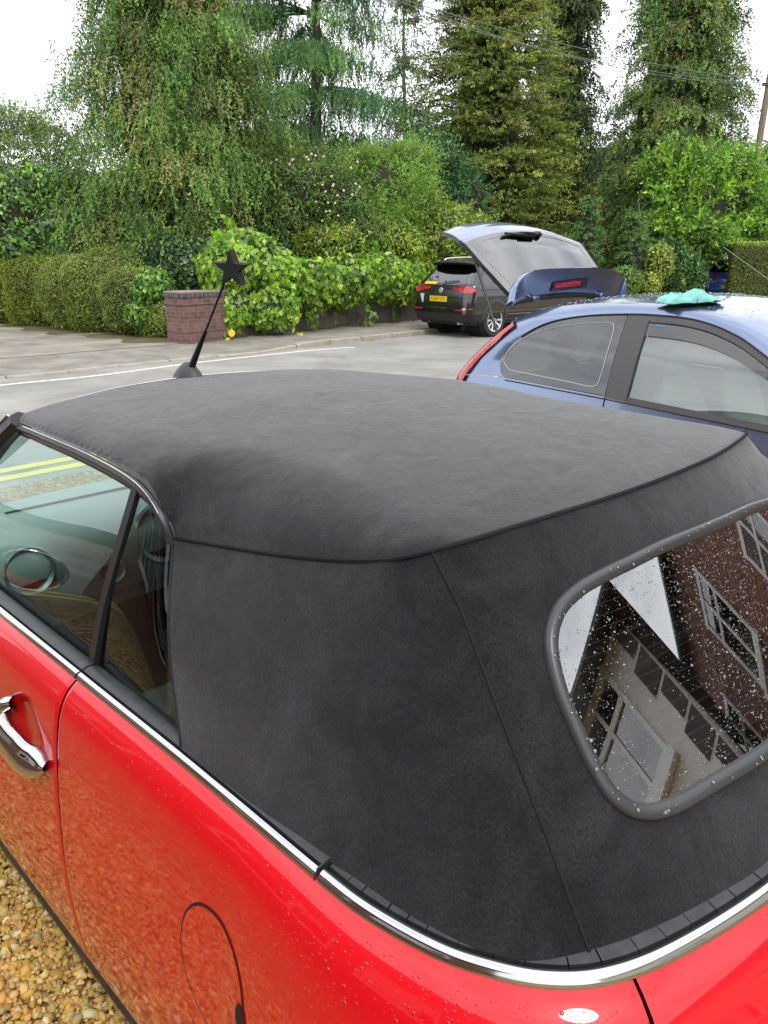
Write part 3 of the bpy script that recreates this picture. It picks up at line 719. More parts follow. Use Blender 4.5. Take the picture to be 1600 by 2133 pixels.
# beads on the painted shoulder
m_wet = pm('bead_on_paint', (.42, .004, .008), .08, coat=1., ior=1.4)
nq = 1000; qd = rng.uniform(QD + .02, QB - .01, nq) ; dd = .014 + rng.uniform(0, 1, nq) ** 1.3 * .15; qd = np.where(rng.uniform(size=nq) < .6, rng.uniform(QS - .05, QB - .01, nq), qd)
P = body(qd, dd); Nb = unit(np.cross(body(qd + e, dd) - body(qd - e, dd), body(qd, dd + e) - body(qd, dd - e))); u_, w_, nu_, nw_ = bpt(qd); Nb *= np.sign(Nb[:, 0] * nu_ + Nb[:, 1] * nw_)[:, None]
domes('raindrops', P, Nb, np.clip(rng.lognormal(-6.75, .35, nq), .0006, .0028), np.full(nq, .38), m_wet, quarter)
# ---- boot shut line is a real gap; fuel flap
fu, fz, fru, frz = .823, .697, .090, .112
def flank(u, z, out): 
    q = np.interp(u, BELT[::-1][:, 0], BQ[::-1]); return body(np.array([q]), np.array([.955 - z]), out)[0]
flank_us = BELT[::-1]
def disc(cu, cz, ru, rz_, out, dome=0., n=64, rings=12):
    R = []
    for k in np.linspace(0, 1, rings):
        R.append([flank(cu + ru * k * cos(2 * pi * j / n), cz + rz_ * k * sin(2 * pi * j / n), out + dome * (1 - k * k)) for j in range(n)])
    return np.array(R)
flap = MB().grid(disc(fu, fz, fru, frz, .0016, .0), cv=True).build('fuel_flap', M['red'], car, angle=60)
ring = np.array([[flank(fu + fru * k * cos(2 * pi * j / 90), fz + frz * k * sin(2 * pi * j / 90), o_) for j in range(90)] for k, o_ in ((1.0, .0014), (1.022, .0010), (1.045, .0010))])
MB().grid(ring, cv=True).build('flap_gap', M['void'], flap)
nt_ = np.array([[flank(.738 + .013 * k * cos(2 * pi * j / 30), .690 + .026 * k * sin(2 * pi * j / 30), .0024) for j in range(30)] for k in np.linspace(0, 1, 4)])
MB().grid(nt_, cv=True).build('finger_notch', M['void'], flap)
# door handle
hp = cr([(1.592, .832, .0), (1.610, .822, .014), (1.612, .800, .022), (1.58, .780, .028), (1.53, .768, .028), (1.48, .762, .024), (1.44, .762, .012), (1.418, .766, .0)], 46)
HP = np.array([flank(u, z, o_) for u, z, o_ in hp]); Th = unit(np.gradient(HP, axis=0)); up_ = np.array([0, 0, 1.]); S1 = unit(np.cross(Th, np.array([0, 1., 0]))); S2 = np.cross(S1, Th)
wd = ip(np.linspace(0, 1, 46), [(0, .014), (.12, .020), (.35, .030), (.6, .036), (.85, .034), (.95, .024), (1, .010)]); _s = np.sign(-S1[:, 2:3] + 1e-9); S1 = unit(S1 + _s * np.array([0, .25, 0])); hb = np.array([[HP[i] + S1[i] * wd[i] * cos(t) + S2[i] * .021 * sin(t) for t in np.linspace(0, 2 * pi, 16, endpoint=False)] for i in range(46)])
MB().grid(hb, cv=True).build('door_handle', M['chrome'], door, angle=80)
# window seal along the roof rail, header and pillars
for s in (1, -1):
    R2 = RAIL * np.array([1, s, 1]); 
    MB().tube(R2 + np.array([0, .004 * s, -.010]), .0095, 8).build('rail_seal', M['rubber'], car)
    MB().tube(R2 + np.array([0, .010 * s, -.001]), .0013, 6).build('rail_trim', M['chrome'], car)
    MB().tube(R2 + np.array([0, -.008 * s, -.026]), .012, 8).build('inner_seal', M['satin'], car)
    ap = cr([(2.09, .562 * s, 1.338), (2.17, .592 * s, 1.275), (2.30, .635 * s, 1.155), (2.50, .69 * s, .97), (2.56, .70 * s, .93)], 30)
    MB().sweep(ap, (0, s, 0), unit(np.array([.6, 0, .8])), [(-.03, -.02), (-.03, .015), (-.012, .024), (.010, .016), (.016, -.006), (.0, -.025)]).build('windscreen_pillar', M['blacktrim'], car)
    MB().tube(ap + np.array([.02, .012 * s, .012]), .004, 6).build('pillar_trim', M['chrome'], car)
hd = full(HEAD); MB().sweep(hd + np.array([.012, 0, -.006]), unit(np.gradient(hd, axis=0))[:, [1, 0, 2]] * 0 + np.array([1., 0, 0]), (0, 0, 1), [(-.02, -.025), (-.012, .004), (.004, .006), (.022, -.002), (.03, -.025)]).build('windscreen_header', M['blacktrim'], car)
MB().tube(hd + np.array([.004, 0, .003]), .003, 6).build('header_trim', M['chrome'], car)
# glass
gb0 = cr([(2.50, .706, .955), (2.2, .716, .955), (1.8, .718, .955), (1.405, .716, .955)], 40); gt0 = RAIL[:52] * 1.0
iq = int(np.argmin(np.abs(RAIL[:, 0] - 1.352)))
for s in (1, -1):
    sg = np.array([1, s, 1]); tt = np.linspace(0, 1, 14)[:, None, None]
    def pane(B, T_, name, mat=M['glass_car']):
        B = resamp(B, 40); T_ = resamp(T_, 40); G = B[None] * (1 - tt) + T_[None] * tt; G[..., 1] += (.012 * np.sin(pi * tt))[..., 0]
        return MB().grid(G * sg).build(name, mat, car, angle=80)
    T0 = RAIL[:iq + 1] + np.array([0, -.010, -.012]); pane(gb0, T0, 'door_glass')
    T1 = RAIL[iq:] + np.array([0, -.010, -.012]); B1 = cr([(1.385, .716, .955), (1.2, .722, .955), (1.03, .728, .955)], 40); pane(B1, np.vstack([T1, [[1.20, .615, 1.22]]]), 'quarter_glass')
    dv = cr([(1.352, .604, 1.334), (1.372, .650, 1.20), (1.388, .690, 1.08), (1.398, .722, .957)], 20)
    MB().sweep(dv, (1, 0, 0), (0, s, .3), [(-.011, -.006), (-.011, .005), (-.0015, .005), (-.001, .002), (.001, .002), (.0015, .005), (.011, .005), (.011, -.006)] ).build('glass_divider', M['blacktrim'], car)
sb = np.array([(2.50 + .12 * (1 - (w / .66) ** 2), w, .965) for w in np.linspace(.66, -.66, 40)]); st = resamp(full(HEAD), 40) + np.array([.005, 0, -.02])
tt = np.linspace(0, 1, 12)[:, None, None]; MB().grid(sb[None] * (1 - tt) + st[None] * tt).build('windscreen', M['glass_screen'], car)
# bonnet, cowl, front grille and lamps
ug = np.linspace(2.42, 3.655, 60); rows = []
for u in ug:
    W = float(np.interp(u, BELT[:450][::-1][:, 0] if False else np.sort(BELT[:450][:, 0]), BELT[:450][:, 1][np.argsort(BELT[:450][:, 0])])) - .004
    rows.append([(u, W * k, zb(u) + (.045 * (1 - abs(k) ** 2.4) * ip(u, [(2.4, .5), (3.3, .9), (3.66, 0)]))) for k in np.linspace(-1, 1, 40)])
MB().grid(np.array(rows)).build('bonnet', M['red'], car, angle=70)
for s in (1, -1):
    L_ = MB().ball((3.36, .53 * s, .62), .105, 20, 12, (.9, .8, 1)).build('headlight', M['lampclear'], car); MB().tube([(3.36 + .09, .53 * s + .105 * cos(t), .62 + .105 * sin(t)) for t in np.linspace(0, 2 * pi, 30)], .008, 6).build('headlight_ring', M['chrome'], L_)
MB().box((3.69, 0, .42), (.05, .80, .16)).build('grille', M['blacktrim'], car, bevel=.02)
for s in (1, -1):
    zz = np.linspace(0, 1, 10); tl = np.array([[body(np.array([QMAX - s * (QMAX - QB + .03 + .10 * k)]), np.array([.20 + .20 * z]), .006)[0] for z in zz] for k in zz])
    MB().grid(tl).build('tail_light', M['lampred'], car)
for s in (1, -1):
    mh = MB().ball((2.235, .90 * s, .985), .10, 24, 14, (.62, 1.08, .74)).build('door_mirror', M['blacktrim'], car)
    MB().tube([(2.24, .76 * s, .94), (2.24, .84 * s, .95)], .025, 8).build('mirror_arm', M['blacktrim'], mh)
    rm = np.array([[(2.235 + .0635 * sin(p_) * cos(t), s * .90 + .1095 * cos(p_), .985 + .0755 * sin(p_) * sin(t)) for t in np.linspace(pi * 1.12, pi * 1.88, 14)] for p_ in np.linspace(.12, pi - .12, 20)])
    MB().grid(rm).build('mirror_cap', M['red'], mh, angle=80)
    MB().tube([(2.215 - .02, .90 * s + .100 * cos(t), .985 + .068 * sin(t)) for t in np.linspace(0, 2 * pi, 40, endpoint=False)], .004, 6, closed=True).build('mirror_rim', M['chrome'], mh)
# aerial with its foam star
bs = MB().lathe([(.052, 0), (.049, .010), (.038, .030), (.024, .047), (.013, .056), (.001, .058)], 28, Matrix.Translation((2.165, 0, 1.372)) @ Matrix.Rotation(radians(-6), 4, 'Y') @ Matrix.Diagonal((1.35, .8, 1, 1))).build('aerial_base', pm('dark_grey_rubber', (.035, .038, .042), .5), car)
MB().tube(cr([(2.145, 0, 1.415), (2.075, 0, 1.50), (2.045, 0, 1.535)], 12), np.linspace(.0115, .006, 12), 10).build('aerial_mast', M['satin'], bs)
rod = cr([(2.05, 0, 1.53), (1.98, 0, 1.615), (1.915, 0, 1.695)], 60); rr_ = .0036 + .0008 * np.sin(np.arange(60) * 1.9); MB().tube(rod, rr_, 8).build('aerial_rod', M['satin'], bs)
star = [((.052 if i % 2 == 0 else .0215) * sin(pi * i / 5 + .05), (.052 if i % 2 == 0 else .0215) * cos(pi * i / 5 + .05)) for i in range(10)]
# star face looks back at the photographer
Ms = Matrix.Translation((1.885, 0, 1.712)) @ Matrix.Rotation(-CAR_RZ, 4, 'Z') @ Matrix.Rotation(radians(-16), 4, 'Z') @ Matrix.Rotation(radians(97), 4, 'X')
MB().prism(star, -.017, .017, Ms).build('foam_star', pm('black_foam', (.011, .011, .012), .85, bump=(500., .4, .001)), bs, smooth=False, bevel=.0012)
# ---- cabin
MB().box((1.55, 0, .30), (2.1, 1.36, .04)).build('cabin_floor', M['interior'], car)
for s in (1, -1):
    gr = np.array([[(u, s * (.695 - .05 * k), .945 - .6 * k) for u in np.linspace(.5, 2.5, 20)] for k in np.linspace(0, 1, 8)]); MB().grid(gr).build('door_lining', M['interior'], car)
MB().box((.42, 0, .62), (.06, 1.3, .64)).build('rear_bulkhead', M['interior'], car)
MB().box((.52, 0, .88), (.26, 1.1, .03)).build('parcel_shelf', M['interior'], car)
# dashboard: long rolled shelf with round vents
sec = [(2.62, .955), (2.52, .975), (2.40, .972), (2.30, .955), (2.235, .915), (2.215, .86), (2.235, .78), (2.28, .70), (2.33, .60)]
dsh = np.array([[(x + .10 * (1 - (w / .68) ** 2) * (.6 if x > 2.3 else .15), w, z) for x, z in cr(sec, 26)] for w in np.linspace(.68, -.68, 30)]); dash = MB().grid(dsh).build('dashboard', M['dash'], car, angle=80)
def vent(w, z, r, x=2.235, tilt=0.):
    Mx = Matrix.Translation((x, w, z)) @ Matrix.Rotation(radians(-78), 4, 'Y') @ Matrix.Rotation(tilt, 4, 'X')
    k = MB().lathe([(r, -.01), (r * 1.02, .012), (r * .93, .020), (r * .80, .012), (r * .76, -.006)], 32, Mx, cap=False).build('vent_ring', M['ringm'], dash); MB().lathe([(.001, .001), (r * .8, .001)], 32, Mx, cap=False).build('vent_centre', M['satin'], k)
vent(.545, .862, .075); vent(.10, .865, .105, 2.25); vent(-.56, .865, .07); vent(.30, .80, .05); 
MB().box((2.47, .20, .977), (.012, .62, .004)).build('demister_slot', M['void'], dash)
sw = MB().tube([(2.02 + .05 * sin(t), -.33 + .18 * cos(t), .86 + .17 * sin(t)) for t in np.linspace(0, 2 * pi, 40, endpoint=False)], .014, 8, closed=True).build('steering_wheel', M['satin'], car)
MB().box((2.04, -.33, .86), (.04, .12, .10)).build('steering_hub', M['satin'], sw, bevel=.01); MB().tube([(2.05, -.33, .86), (2.25, -.33, .80)], .03, 8).build('steering_column', M['satin'], sw)
MB().box((2.10, .0, 1.285), (.02, .20, .055)).build('rear_view_mirror', M['blacktrim'], car, bevel=.01)
def seat(x, y):
    sb_ = MB(); sec = []
    for i, t in enumerate(np.linspace(0, 1, 14)):      # backrest rising and tapering to its shoulders
        z = .40 + .52 * t; xx = x - .05 - .20 * t; w = ip(t, [(0, .25), (.6, .265), (.85, .24), (.97, .18), (1, .12)]); d = ip(t, [(0, .085), (.7, .06), (1, .03)])
        sec.append([(xx + d * np.sign(cos(a)) * abs(cos(a)) ** .7, y + w * np.sign(sin(a)) * abs(sin(a)) ** .6, z) for a in np.linspace(0, 2 * pi, 24, endpoint=False)])
    sb_.grid(np.array(sec), cv=True); bk = sb_.build('seat_back', M['seat'], car, angle=80)
    for s in (1, -1):
        MB().tube(cr([(x - .045, y + s * .235, .44), (x - .135, y + s * .25, .65), (x - .215, y + s * .225, .83), (x - .245, y + s * .17, .905), (x - .25, y, .93)], 30), .006, 6).build('seat_piping', M['piping'], bk)
    hr = MB().ball((x - .27, y, 1.02), .11, 18, 12, (.5, 1.15, .8)).build('head_restraint', M['seat'], bk)
    for s in (1, -1): MB().tube([(x - .26, y + s * .05, .90), (x - .265, y + s * .05, 1.0)], .006, 6).build('restraint_post', M['ringm'], hr)
    MB().box((x + .22, y, .42), (.50, .50, .14)).build('seat_cushion', M['seat'], car, bevel=.04)
seat(1.52, .36); seat(1.52, -.36)
for s in (1, -1): MB().box((.72, .30 * s, .66), (.14, .50, .50)).build('rear_seat_back', M['seat'], car, bevel=.04)
MB().box((.95, 0, .46), (.45, 1.1, .14)).build('rear_seat_cushion', M['seat'], car, bevel=.04)
mb = MB()
def textmesh(name, txt, size, mat, parent, Mx, ext=.0005, sx=1., sy=1.):
    cu = bpy.data.curves.new('lettering', 'FONT'); cu.body = txt; cu.size = size; cu.extrude = ext; cu.align_x = 'CENTER'; cu.align_y = 'CENTER'
    t = bpy.data.objects.new('lettering_source', cu); C.objects.link(t); dg = bpy.context.evaluated_depsgraph_get(); me = bpy.data.meshes.new_from_object(t.evaluated_get(dg))
    bpy.data.objects.remove(t); me.transform(Mx @ Matrix.Diagonal((sx, sy, 1, 1))); me.materials.clear(); me.materials.append(mat)
    o = bpy.data.objects.new(name, me); C.objects.link(o); o.parent = parent; return o

# ================================================================== BLUE HATCHBACK (x forward, y left, z up; s=x, r=-y)
hb_ = empty('blue_hatchback', (1.922, 4.948, 0), atan2(-.768, .64), 'metallic blue three door hatchback with its tailgate raised, parked beyond the red convertible', 'car')
def RS(z): return ip(z, [(.22, .77), (.5, .83), (.75, .84), (.98, .80), (1.2, .735), (1.40, .655), (1.46, .62)])
def sp(s, r, z): return (s, -r, z)
Wp = [(-.80, .985), (-.872, 1.06), (-.86, 1.12), (-.76, 1.236), (-.57, 1.339), (-.32, 1.394), (-.03, 1.42), (.36, 1.418), (.58, 1.37), (.79, 1.28), (1.1, 1.12), (1.38, .965)]
Op = [(-1.19, .96, .80), (-1.12, 1.04, .78), (-1.06, 1.10, .765), (-.93, 1.23, .715), (-.885, 1.34, .64), (-.72, 1.412, .575), (-.40, 1.462, .56), (-.12, 1.481, .56), (.19, 1.483, .56), (.47, 1.454, .56), (.74, 1.377, .57), (1.48, 1.0, .69)]
Wp = [Wp[0], Wp[1], Wp[2], Wp[3], Wp[4], Wp[5], Wp[6], (.17, 1.424), (.40, 1.412), (.60, 1.365), (.80, 1.276), (1.38, .965)]
Wc = cr([(s, z, 0) for s, z in Wp], even=False); Oc = cr([(s, z, r) for s, z, r in Op], even=False)
tt = np.linspace(0, 1, 7)
def side_frame(sgn):
    G = []
    for (s0, z0, _), (s1, z1, r1) in zip(Wc, Oc):
        r0 = float(RS(z0)); G.append([(s0 + (s1 - s0) * t, -sgn * (r0 + (r1 - r0) * t + .012 * sin(pi * t)), z0 + (z1 - z0) * t + .012 * sin(pi * t)) for t in tt])
    return np.array(G)
def belt2(s): return ip(s, [(-1.52, .55), (-1.45, .70), (-1.34, .86), (-1.19, .96), (-.83, .985), (0, .965), (.92, .932), (1.45, .92), (1.9, .84), (2.3, .70), (2.45, .55)])
roofE = Oc[[i for i in range(len(Oc)) if -.96 < Oc[i, 0] and i > 24 * 4 and Oc[i, 0] <= .76]]
for sgn in (1, -1):
    MB().grid(side_frame(sgn)).build('body_side', M['blue'], hb_, angle=60)
    ss = np.linspace(-1.5, 2.42, 70); G = []
    for s in ss:
        zt = float(belt2(s)); zs = np.linspace(zt, .24, 14); en = 1 - .16 * max(0, (-1.25 - s) / .27) ** 2 - .30 * max(0, (s - 1.7) / .75) ** 2
        G.append([(s, -sgn * float(RS(z)) * en, z) for z in zs])
    MB().grid(np.array(G)).build('lower_body', M['blue'], hb_, angle=60)
    # dark frames, pillar, glass
    def strip(s0, s1, zlo, zhi, name, mat, out=.004, n=40, m_=8, par=hb_):
        G = []
        for s in np.linspace(s0, s1, n):
            a, b = float(zlo(s)), float(zhi(s)); G.append([(s, -sgn * (float(RS(z)) + out), z) for z in np.linspace(a, b, m_)])
        return MB().grid(np.array(G)).build(name, mat, par, angle=60)
    Wtop = Wc[24:]; wt = lambda s: float(np.interp(s, Wtop[24:, 0], Wtop[24:, 1]))
    wbot = lambda s: float(belt2(s)) + .004
    qb_ = lambda s: ip(s, [(-.872, 1.065), (-.855, 1.015), (-.82, .990), (-.78, .986), (0, .970)]); qt_ = lambda s: ip(s, [(-.872, 1.075), (-.865, 1.12), (-.82, 1.17)] + [(float(p[0]), float(p[1])) for p in Wtop[50::6] if p[0] > -.80 and p[0] < .2])
    qg = strip(-.872, -.028, qb_, qt_, 'quarter_glass', M['glass_dark'], .003)
    ol = [(-.80, 1.05), (-.845, 1.10), (-.78, 1.20), (-.60, 1.295), (-.35, 1.350), (-.14, 1.372), (-.095, 1.35), (-.085, 1.25), (-.09, 1.06), (-.125, 1.012), (-.30, 1.018), (-.60, 1.030), (-.76, 1.036)]
    oc_ = cr(ol + ol[:1], 120)[:-1]; MB().tube([(s, -sgn * (float(RS(z)) + .0055), z) for s, z in oc_], .0022, 4, closed=True).build('printed_border', pm('pale_print', (.5, .5, .52), .5), qg)
    strip(-.026, .118, lambda s: float(belt2(s)) - .006, wt, 'door_pillar', M['grey_plastic'], .006)
    strip(.118, 1.36, lambda s: wt(s) - .034, lambda s: wt(s) + .002, 'window_frame', M['grey_plastic'], .007)
    strip(.118, 1.36, lambda s: belt2(s) - .012, lambda s: belt2(s) + .022, 'window_frame', M['grey_plastic'], .008)
    MB().tube([(s, -sgn * (float(RS(wt(s) - .036)) + .008), wt(s) - .036) for s in np.linspace(.125, 1.34, 50)], .004, 6).build('window_rubber', M['satin'], hb_)
    MB().tube([(s, -sgn * (float(RS(wt(s))) + .006), wt(s) + .004) for s in np.linspace(-.75, 1.36, 90)], .005, 6).build('drip_rubber', M['satin'], hb_)
    MB().tube([(s, -sgn * (float(RS(belt2(s))) + .008), belt2(s) - .014) for s in np.linspace(-.80, 1.4, 60)], .004, 6).build('belt_rubber', M['satin'], hb_)
    MB().tube([(.122, -sgn * (float(RS(z)) + .007), z) for z in np.linspace(.97, 1.40, 12)], .004, 6).build('window_rubber', M['satin'], hb_)
    MB().tube([(-.028, -sgn * (float(RS(z)) + .003), z) for z in np.linspace(.30, 1.415, 30)], .003, 4).build('door_gap', M['void'], hb_)
    dg_ = strip(.124, 1.30, lambda s: belt2(s) + .02, lambda s: wt(s) - .036, 'door_glass', M['glass_civic'], .000)
    df = strip(.130, .86, lambda s: wt(s) - .105 + .055 * max(0, (s - .3)) ** 1.6, lambda s: wt(s) - .040, 'wind_deflector', M['deflector'], .016)
    if sgn == 1:
        for k in (0, 1): textmesh('sticker_print', 'HEKO' if k == 0 else 'HEKO', .020, M['screenblue'], df, Matrix.Translation((.205, -(float(RS(1.375)) + .019), 1.366 - .016 * k + .010)) @ Matrix.Rotation(radians(70), 4, 'X'), .0003, 1.0, .8)
    rl = [(-1.27, .90), (-1.265, .947), (-1.17, 1.07), (-1.05, 1.19), (-.94, 1.28), (-.862, 1.335)]; ri = [(-1.17, .90), (-1.145, .96), (-1.065, 1.07), (-.97, 1.17), (-.88, 1.262), (-.825, 1.312)]
    A_, B_ = cr(rl, 30), cr(ri, 30); G = []
    for a, b in zip(A_, B_):
        G.append([(a[0] + (b[0] - a[0]) * t - .006 * sin(pi * t), -sgn * (float(RS(a[1] + (b[1] - a[1]) * t)) + .006 + .016 * sin(pi * min(t, .5)) - (.05 * (1 - t) ** 2)), a[1] + (b[1] - a[1]) * t + .008 * sin(pi * t)) for t in np.linspace(0, 1, 8)])
    MB().grid(np.array(G)).build('tail_light', M['lampred'], hb_, angle=80)
# roof skin
sR = np.linspace(-.95, .76, 50); G = []
Or = Oc[24 * 4:]
for s in sR:
    ze = float(np.interp(s, Or[:, 0], Or[:, 1])) ; re_ = float(np.interp(s, Or[:, 0], Or[:, 2])); G.append([(s + .05 * (1 - (k ** 2)) * (1 if s > .7 else 0), -re_ * k, ze + .040 * (1 - abs(k) ** 2.2)) for k in np.linspace(-1, 1, 40)])
rf = MB().grid(np.array(G)).build('roof', M['blue'], hb_, angle=70)
# windscreen, bonnet, nose, tail
G = []
for t in np.linspace(0, 1, 16):
    s = .78 + .74 * t; z = 1.372 + .035 - (.44) * t ** 1.1; r = .57 + .12 * t; G.append([(s + .09 * (1 - k * k), -r * k, z + .0 * k) for k in np.linspace(-1, 1, 24)])
MB().grid(np.array(G)).build('windscreen', M['glass_screen'], hb_)
G = []
for t in np.linspace(0, 1, 20):
    s = 1.50 + .93 * t; z = .93 - .11 * t - .22 * t ** 4; r = .79 - .22 * t ** 2; G.append([(s + .10 * (1 - k * k), -r * k, z + .06 * (1 - k * k)) for k in np.linspace(-1, 1, 20)])
MB().grid(np.array(G)).build('bonnet', M['blue'], hb_)
MB().grid([[(2.40 + .14 * (1 - k * k), -.58 * k * 1.0, z) for k in np.linspace(-1, 1, 20)] for z in np.linspace(.66, .24, 6)]).build('front_bumper', M['blue'], hb_)
MB().grid([[(-1.48 - .10 * (1 - k * k), -.70 * k, z) for k in np.linspace(-1, 1, 20)] for z in np.linspace(.60, .24, 6)]).build('rear_bumper', M['blue'], hb_)
MB().box((.45, 0, .30), (3.7, 1.5, .08)).build('floor_pan', M['void'], hb_)
MB().box((-.75, 0, .90), (.80, 1.36, .04)).build('load_shelf', M['interior'], hb_)
for x0 in (1.62, -.95):
    for s in (1, -1): wheel(hb_, (x0, s * .72, .325), .31, .19, s, 7)
def grey_seat(x, y, par, mat):
    sec = []
    for t in np.linspace(0, 1, 12):
        z = .45 + .62 * t; xx = x - .05 - .22 * t; w = ip(t, [(0, .24), (.6, .25), (.85, .22), (1, .12)]); d = ip(t, [(0, .08), (1, .04)])
        sec.append([(xx + d * cos(a), y + w * np.sign(sin(a)) * abs(sin(a)) ** .6, z) for a in np.linspace(0, 2 * pi, 20, endpoint=False)])
    b = MB().grid(np.array(sec), cv=True).build('seat_back', mat, par, angle=80); MB().ball((x - .27, y, 1.17), .12, 16, 10, (.5, 1.1, .8)).build('head_restraint', mat, b)
m_gs = pm('pale_grey_seat', (.30, .33, .32), .7)
for y in (.36, -.36): grey_seat(.42, y, hb_, m_gs); grey_seat(-.42, y, hb_, m_gs)
MB().box((1.32, 0, .88), (.40, 1.3, .12)).build('dashboard', m_gs, hb_, bevel=.03)
MB().tube([(.95 + .05 * sin(t), -.34 + .18 * cos(t), .93 + .17 * sin(t)) for t in np.linspace(0, 2 * pi, 30, endpoint=False)], .014, 8, closed=True).build('steering_wheel', M['satin'], hb_)
# raised tailgate
tg_sec = [(-.955, 1.455), (-1.02, 1.52), (-1.33, 1.800), (-1.42, 1.852), (-1.52, 1.885), (-1.63, 1.900), (-1.72, 1.888), (-1.765, 1.855)]
TS = cr([(s, z, 0) for s, z in tg_sec], 60)
def tg(t, k, dn=0.):
    """t 0 hinge..1 tip, k -1..1 across"""
    i = np.clip(t, 0, 1) * 59; s = np.interp(i, range(60), TS[:, 0]); z = np.interp(i, range(60), TS[:, 1])
    hw = ip(t, [(0, .56), (.35, .63), (.6, .66), (.85, .60), (1, .50)])
    nx, nz = .62, .78
    return np.stack([s - .06 * (1 - k * k) * np.clip(t * 2.2, .2, 1) - nx * -dn * .5, -hw * k, z + .085 * (1 - abs(k) ** 2.2) * np.clip(t * 2 + .2, .3, 1) + dn * nz], -1)
T_, K_ = np.meshgrid(np.linspace(0, 1, 60), np.linspace(-1, 1, 50), indexing='ij')
gate = None
P0 = tg(T_, K_); i1 = 33
gate = MB().grid(P0[i1:]).build('tailgate', M['blue'], hb_, angle=60)
MB().grid(np.stack([tg(T_, K_, -.035)], 0)[0]).build('tailgate_lining', M['satin'], gate)
e1 = np.concatenate([tg(T_[:, 0], K_[:, 0])[:, None], tg(T_[:, 0], K_[:, 0], -.035)[:, None]], 1); e2 = np.concatenate([tg(T_[:, -1], K_[:, -1])[:, None], tg(T_[:, -1], K_[:, -1], -.035)[:, None]], 1)
MB().grid(e1).grid(e2).build('tailgate_edge', M['blacktrim'], gate)
gg = MB().grid(tg(T_[3:i1 + 1], K_[3:i1 + 1], .002)).build('tailgate_glass', glassmat('hatch_glass', (.12, .125, .13), 2.6), gate)
bt = [(t, k) for t, k in cr([(.10, -.80), (.10, .80), (.14, .86), (.44, .90), (.51, .82), (.515, 0), (.51, -.82), (.44, -.90), (.14, -.86), (.10, -.80)], 140)]
MB().tube([tg(np.array(t), np.array(k), .004) for t, k in bt], .0022, 4).build('printed_border', pm('pale_print_line', (.45, .46, .48), .5), gg)
wp = MB(); wp.tube(cr([tg(np.array(.500), np.array(.42), .014), tg(np.array(.515), np.array(.1), .024), tg(np.array(.530), np.array(-.25), .016)], 20), .009, 6)
wp.tube(cr([tg(np.array(.49), np.array(-.12), .014), tg(np.array(.50), np.array(.2), .022), tg(np.array(.52), np.array(.34), .018)], 14), .013, 6)
pv = tg(np.array(.525), np.array(-.22), .012); wp.ball(pv, .036, 12, 8, (1, 1.3, .6)); wp.box(tg(np.array(.50), np.array(.0), .016), (.05, .16, .016)); wp.build('rear_wiper', M['satin'], gg)
# spoiler slab standing on the hinge end of the raised gate
def spo(k, h): 
    """k across -1..1, h height 0..1"""
    hh = .205 * min(1., (max(0., 1 - abs(k) ** 5.)) ** .45 + .0)
    zb_ = 1.40 + .065 * (1 - k ** 6); return (-.935 - .045 * (1 - k * k) + .055 * h, -.02 - .64 * k, zb_ + (1.455 + hh - zb_) * h)
kk = np.linspace(-1, 1, 60); hh_ = np.linspace(0, 1, 12)
Fa = np.array([[spo(k, h) for h in hh_] for k in kk]); Fb = Fa.copy(); Fb[..., 0] -= .055; Fb[..., 2] -= .012
for A_ in (Fa, Fb): A_[..., 0] += .0
Tp = np.stack([Fa[:, -1], (Fa[:, -1] + Fb[:, -1]) / 2 + np.array([0, 0, .010]), Fb[:, -1]], 1)
spl = MB().grid(Fa).grid(Fb).grid(Tp).build('roof_spoiler', M['blue'], gate, angle=50)
def spf(y, z, o_): k = (-y - .02) / .64 * -1; k = (y + .02) / -.64; return (-.935 - .045 * (1 - k * k) + .055 * ((z - 1.42) / .24) + o_, y, z)
bl = np.array([[spf(y, 1.545 + .020 * v + .012 * (y / .2), .010 - .008 * abs(v) ** 3) for v in np.linspace(-1, 1, 7)] for y in np.linspace(-.17, .12, 20)]); MB().grid(bl).build('brake_light', M['lampred'], spl)
rc = np.array([[spf(y, 1.545 + .034 * v + .012 * (y / .2), .003) for v in np.linspace(-1, 1, 4)] for y in np.linspace(-.19, .20, 20)]); MB().grid(rc).build('recess_shade', pm('recess_shade_blue', (.015, .025, .06), .35, coat=.5), spl)  # flat patch, recess shade around the lamp painted as dark blue
for s in (1, -1): MB().tube([tg(np.array(.46), np.array(.97 * s), -.03), (-1.0, -.66 * s, 1.22)], .009, 8).build('gas_strut', M['satin'], hb_)
for s in (1, -1): MB().box((-.955, s * .38, 1.465), (.07, .06, .03)).build('hinge', M['blue'], hb_, bevel=.008)
MB().tube([(-.955, y, float(1.44 + .03 * (1 - (y / .56) ** 2))) for y in np.linspace(-.56, .56, 20)], .012, 6).build('roof_gutter', M['satin'], hb_)
# rain on the blue roof
n = 1100; s1 = rng.uniform(-.93, .74, n); k1 = rng.uniform(-.95, .95, n); ze = np.interp(s1, Or[:, 0], Or[:, 1]); re1 = np.interp(s1, Or[:, 0], Or[:, 2])
domes('raindrops', np.stack([s1, -re1 * k1, ze + .040 * (1 - np.abs(k1) ** 2.2)], 1), np.tile([0, 0, 1.], (n, 1)), np.clip(rng.lognormal(-5.75, .4, n), .0015, .006), np.full(n, .4), pm('bead_on_blue', (.30, .38, .55), .08, coat=1.), rf, 6)
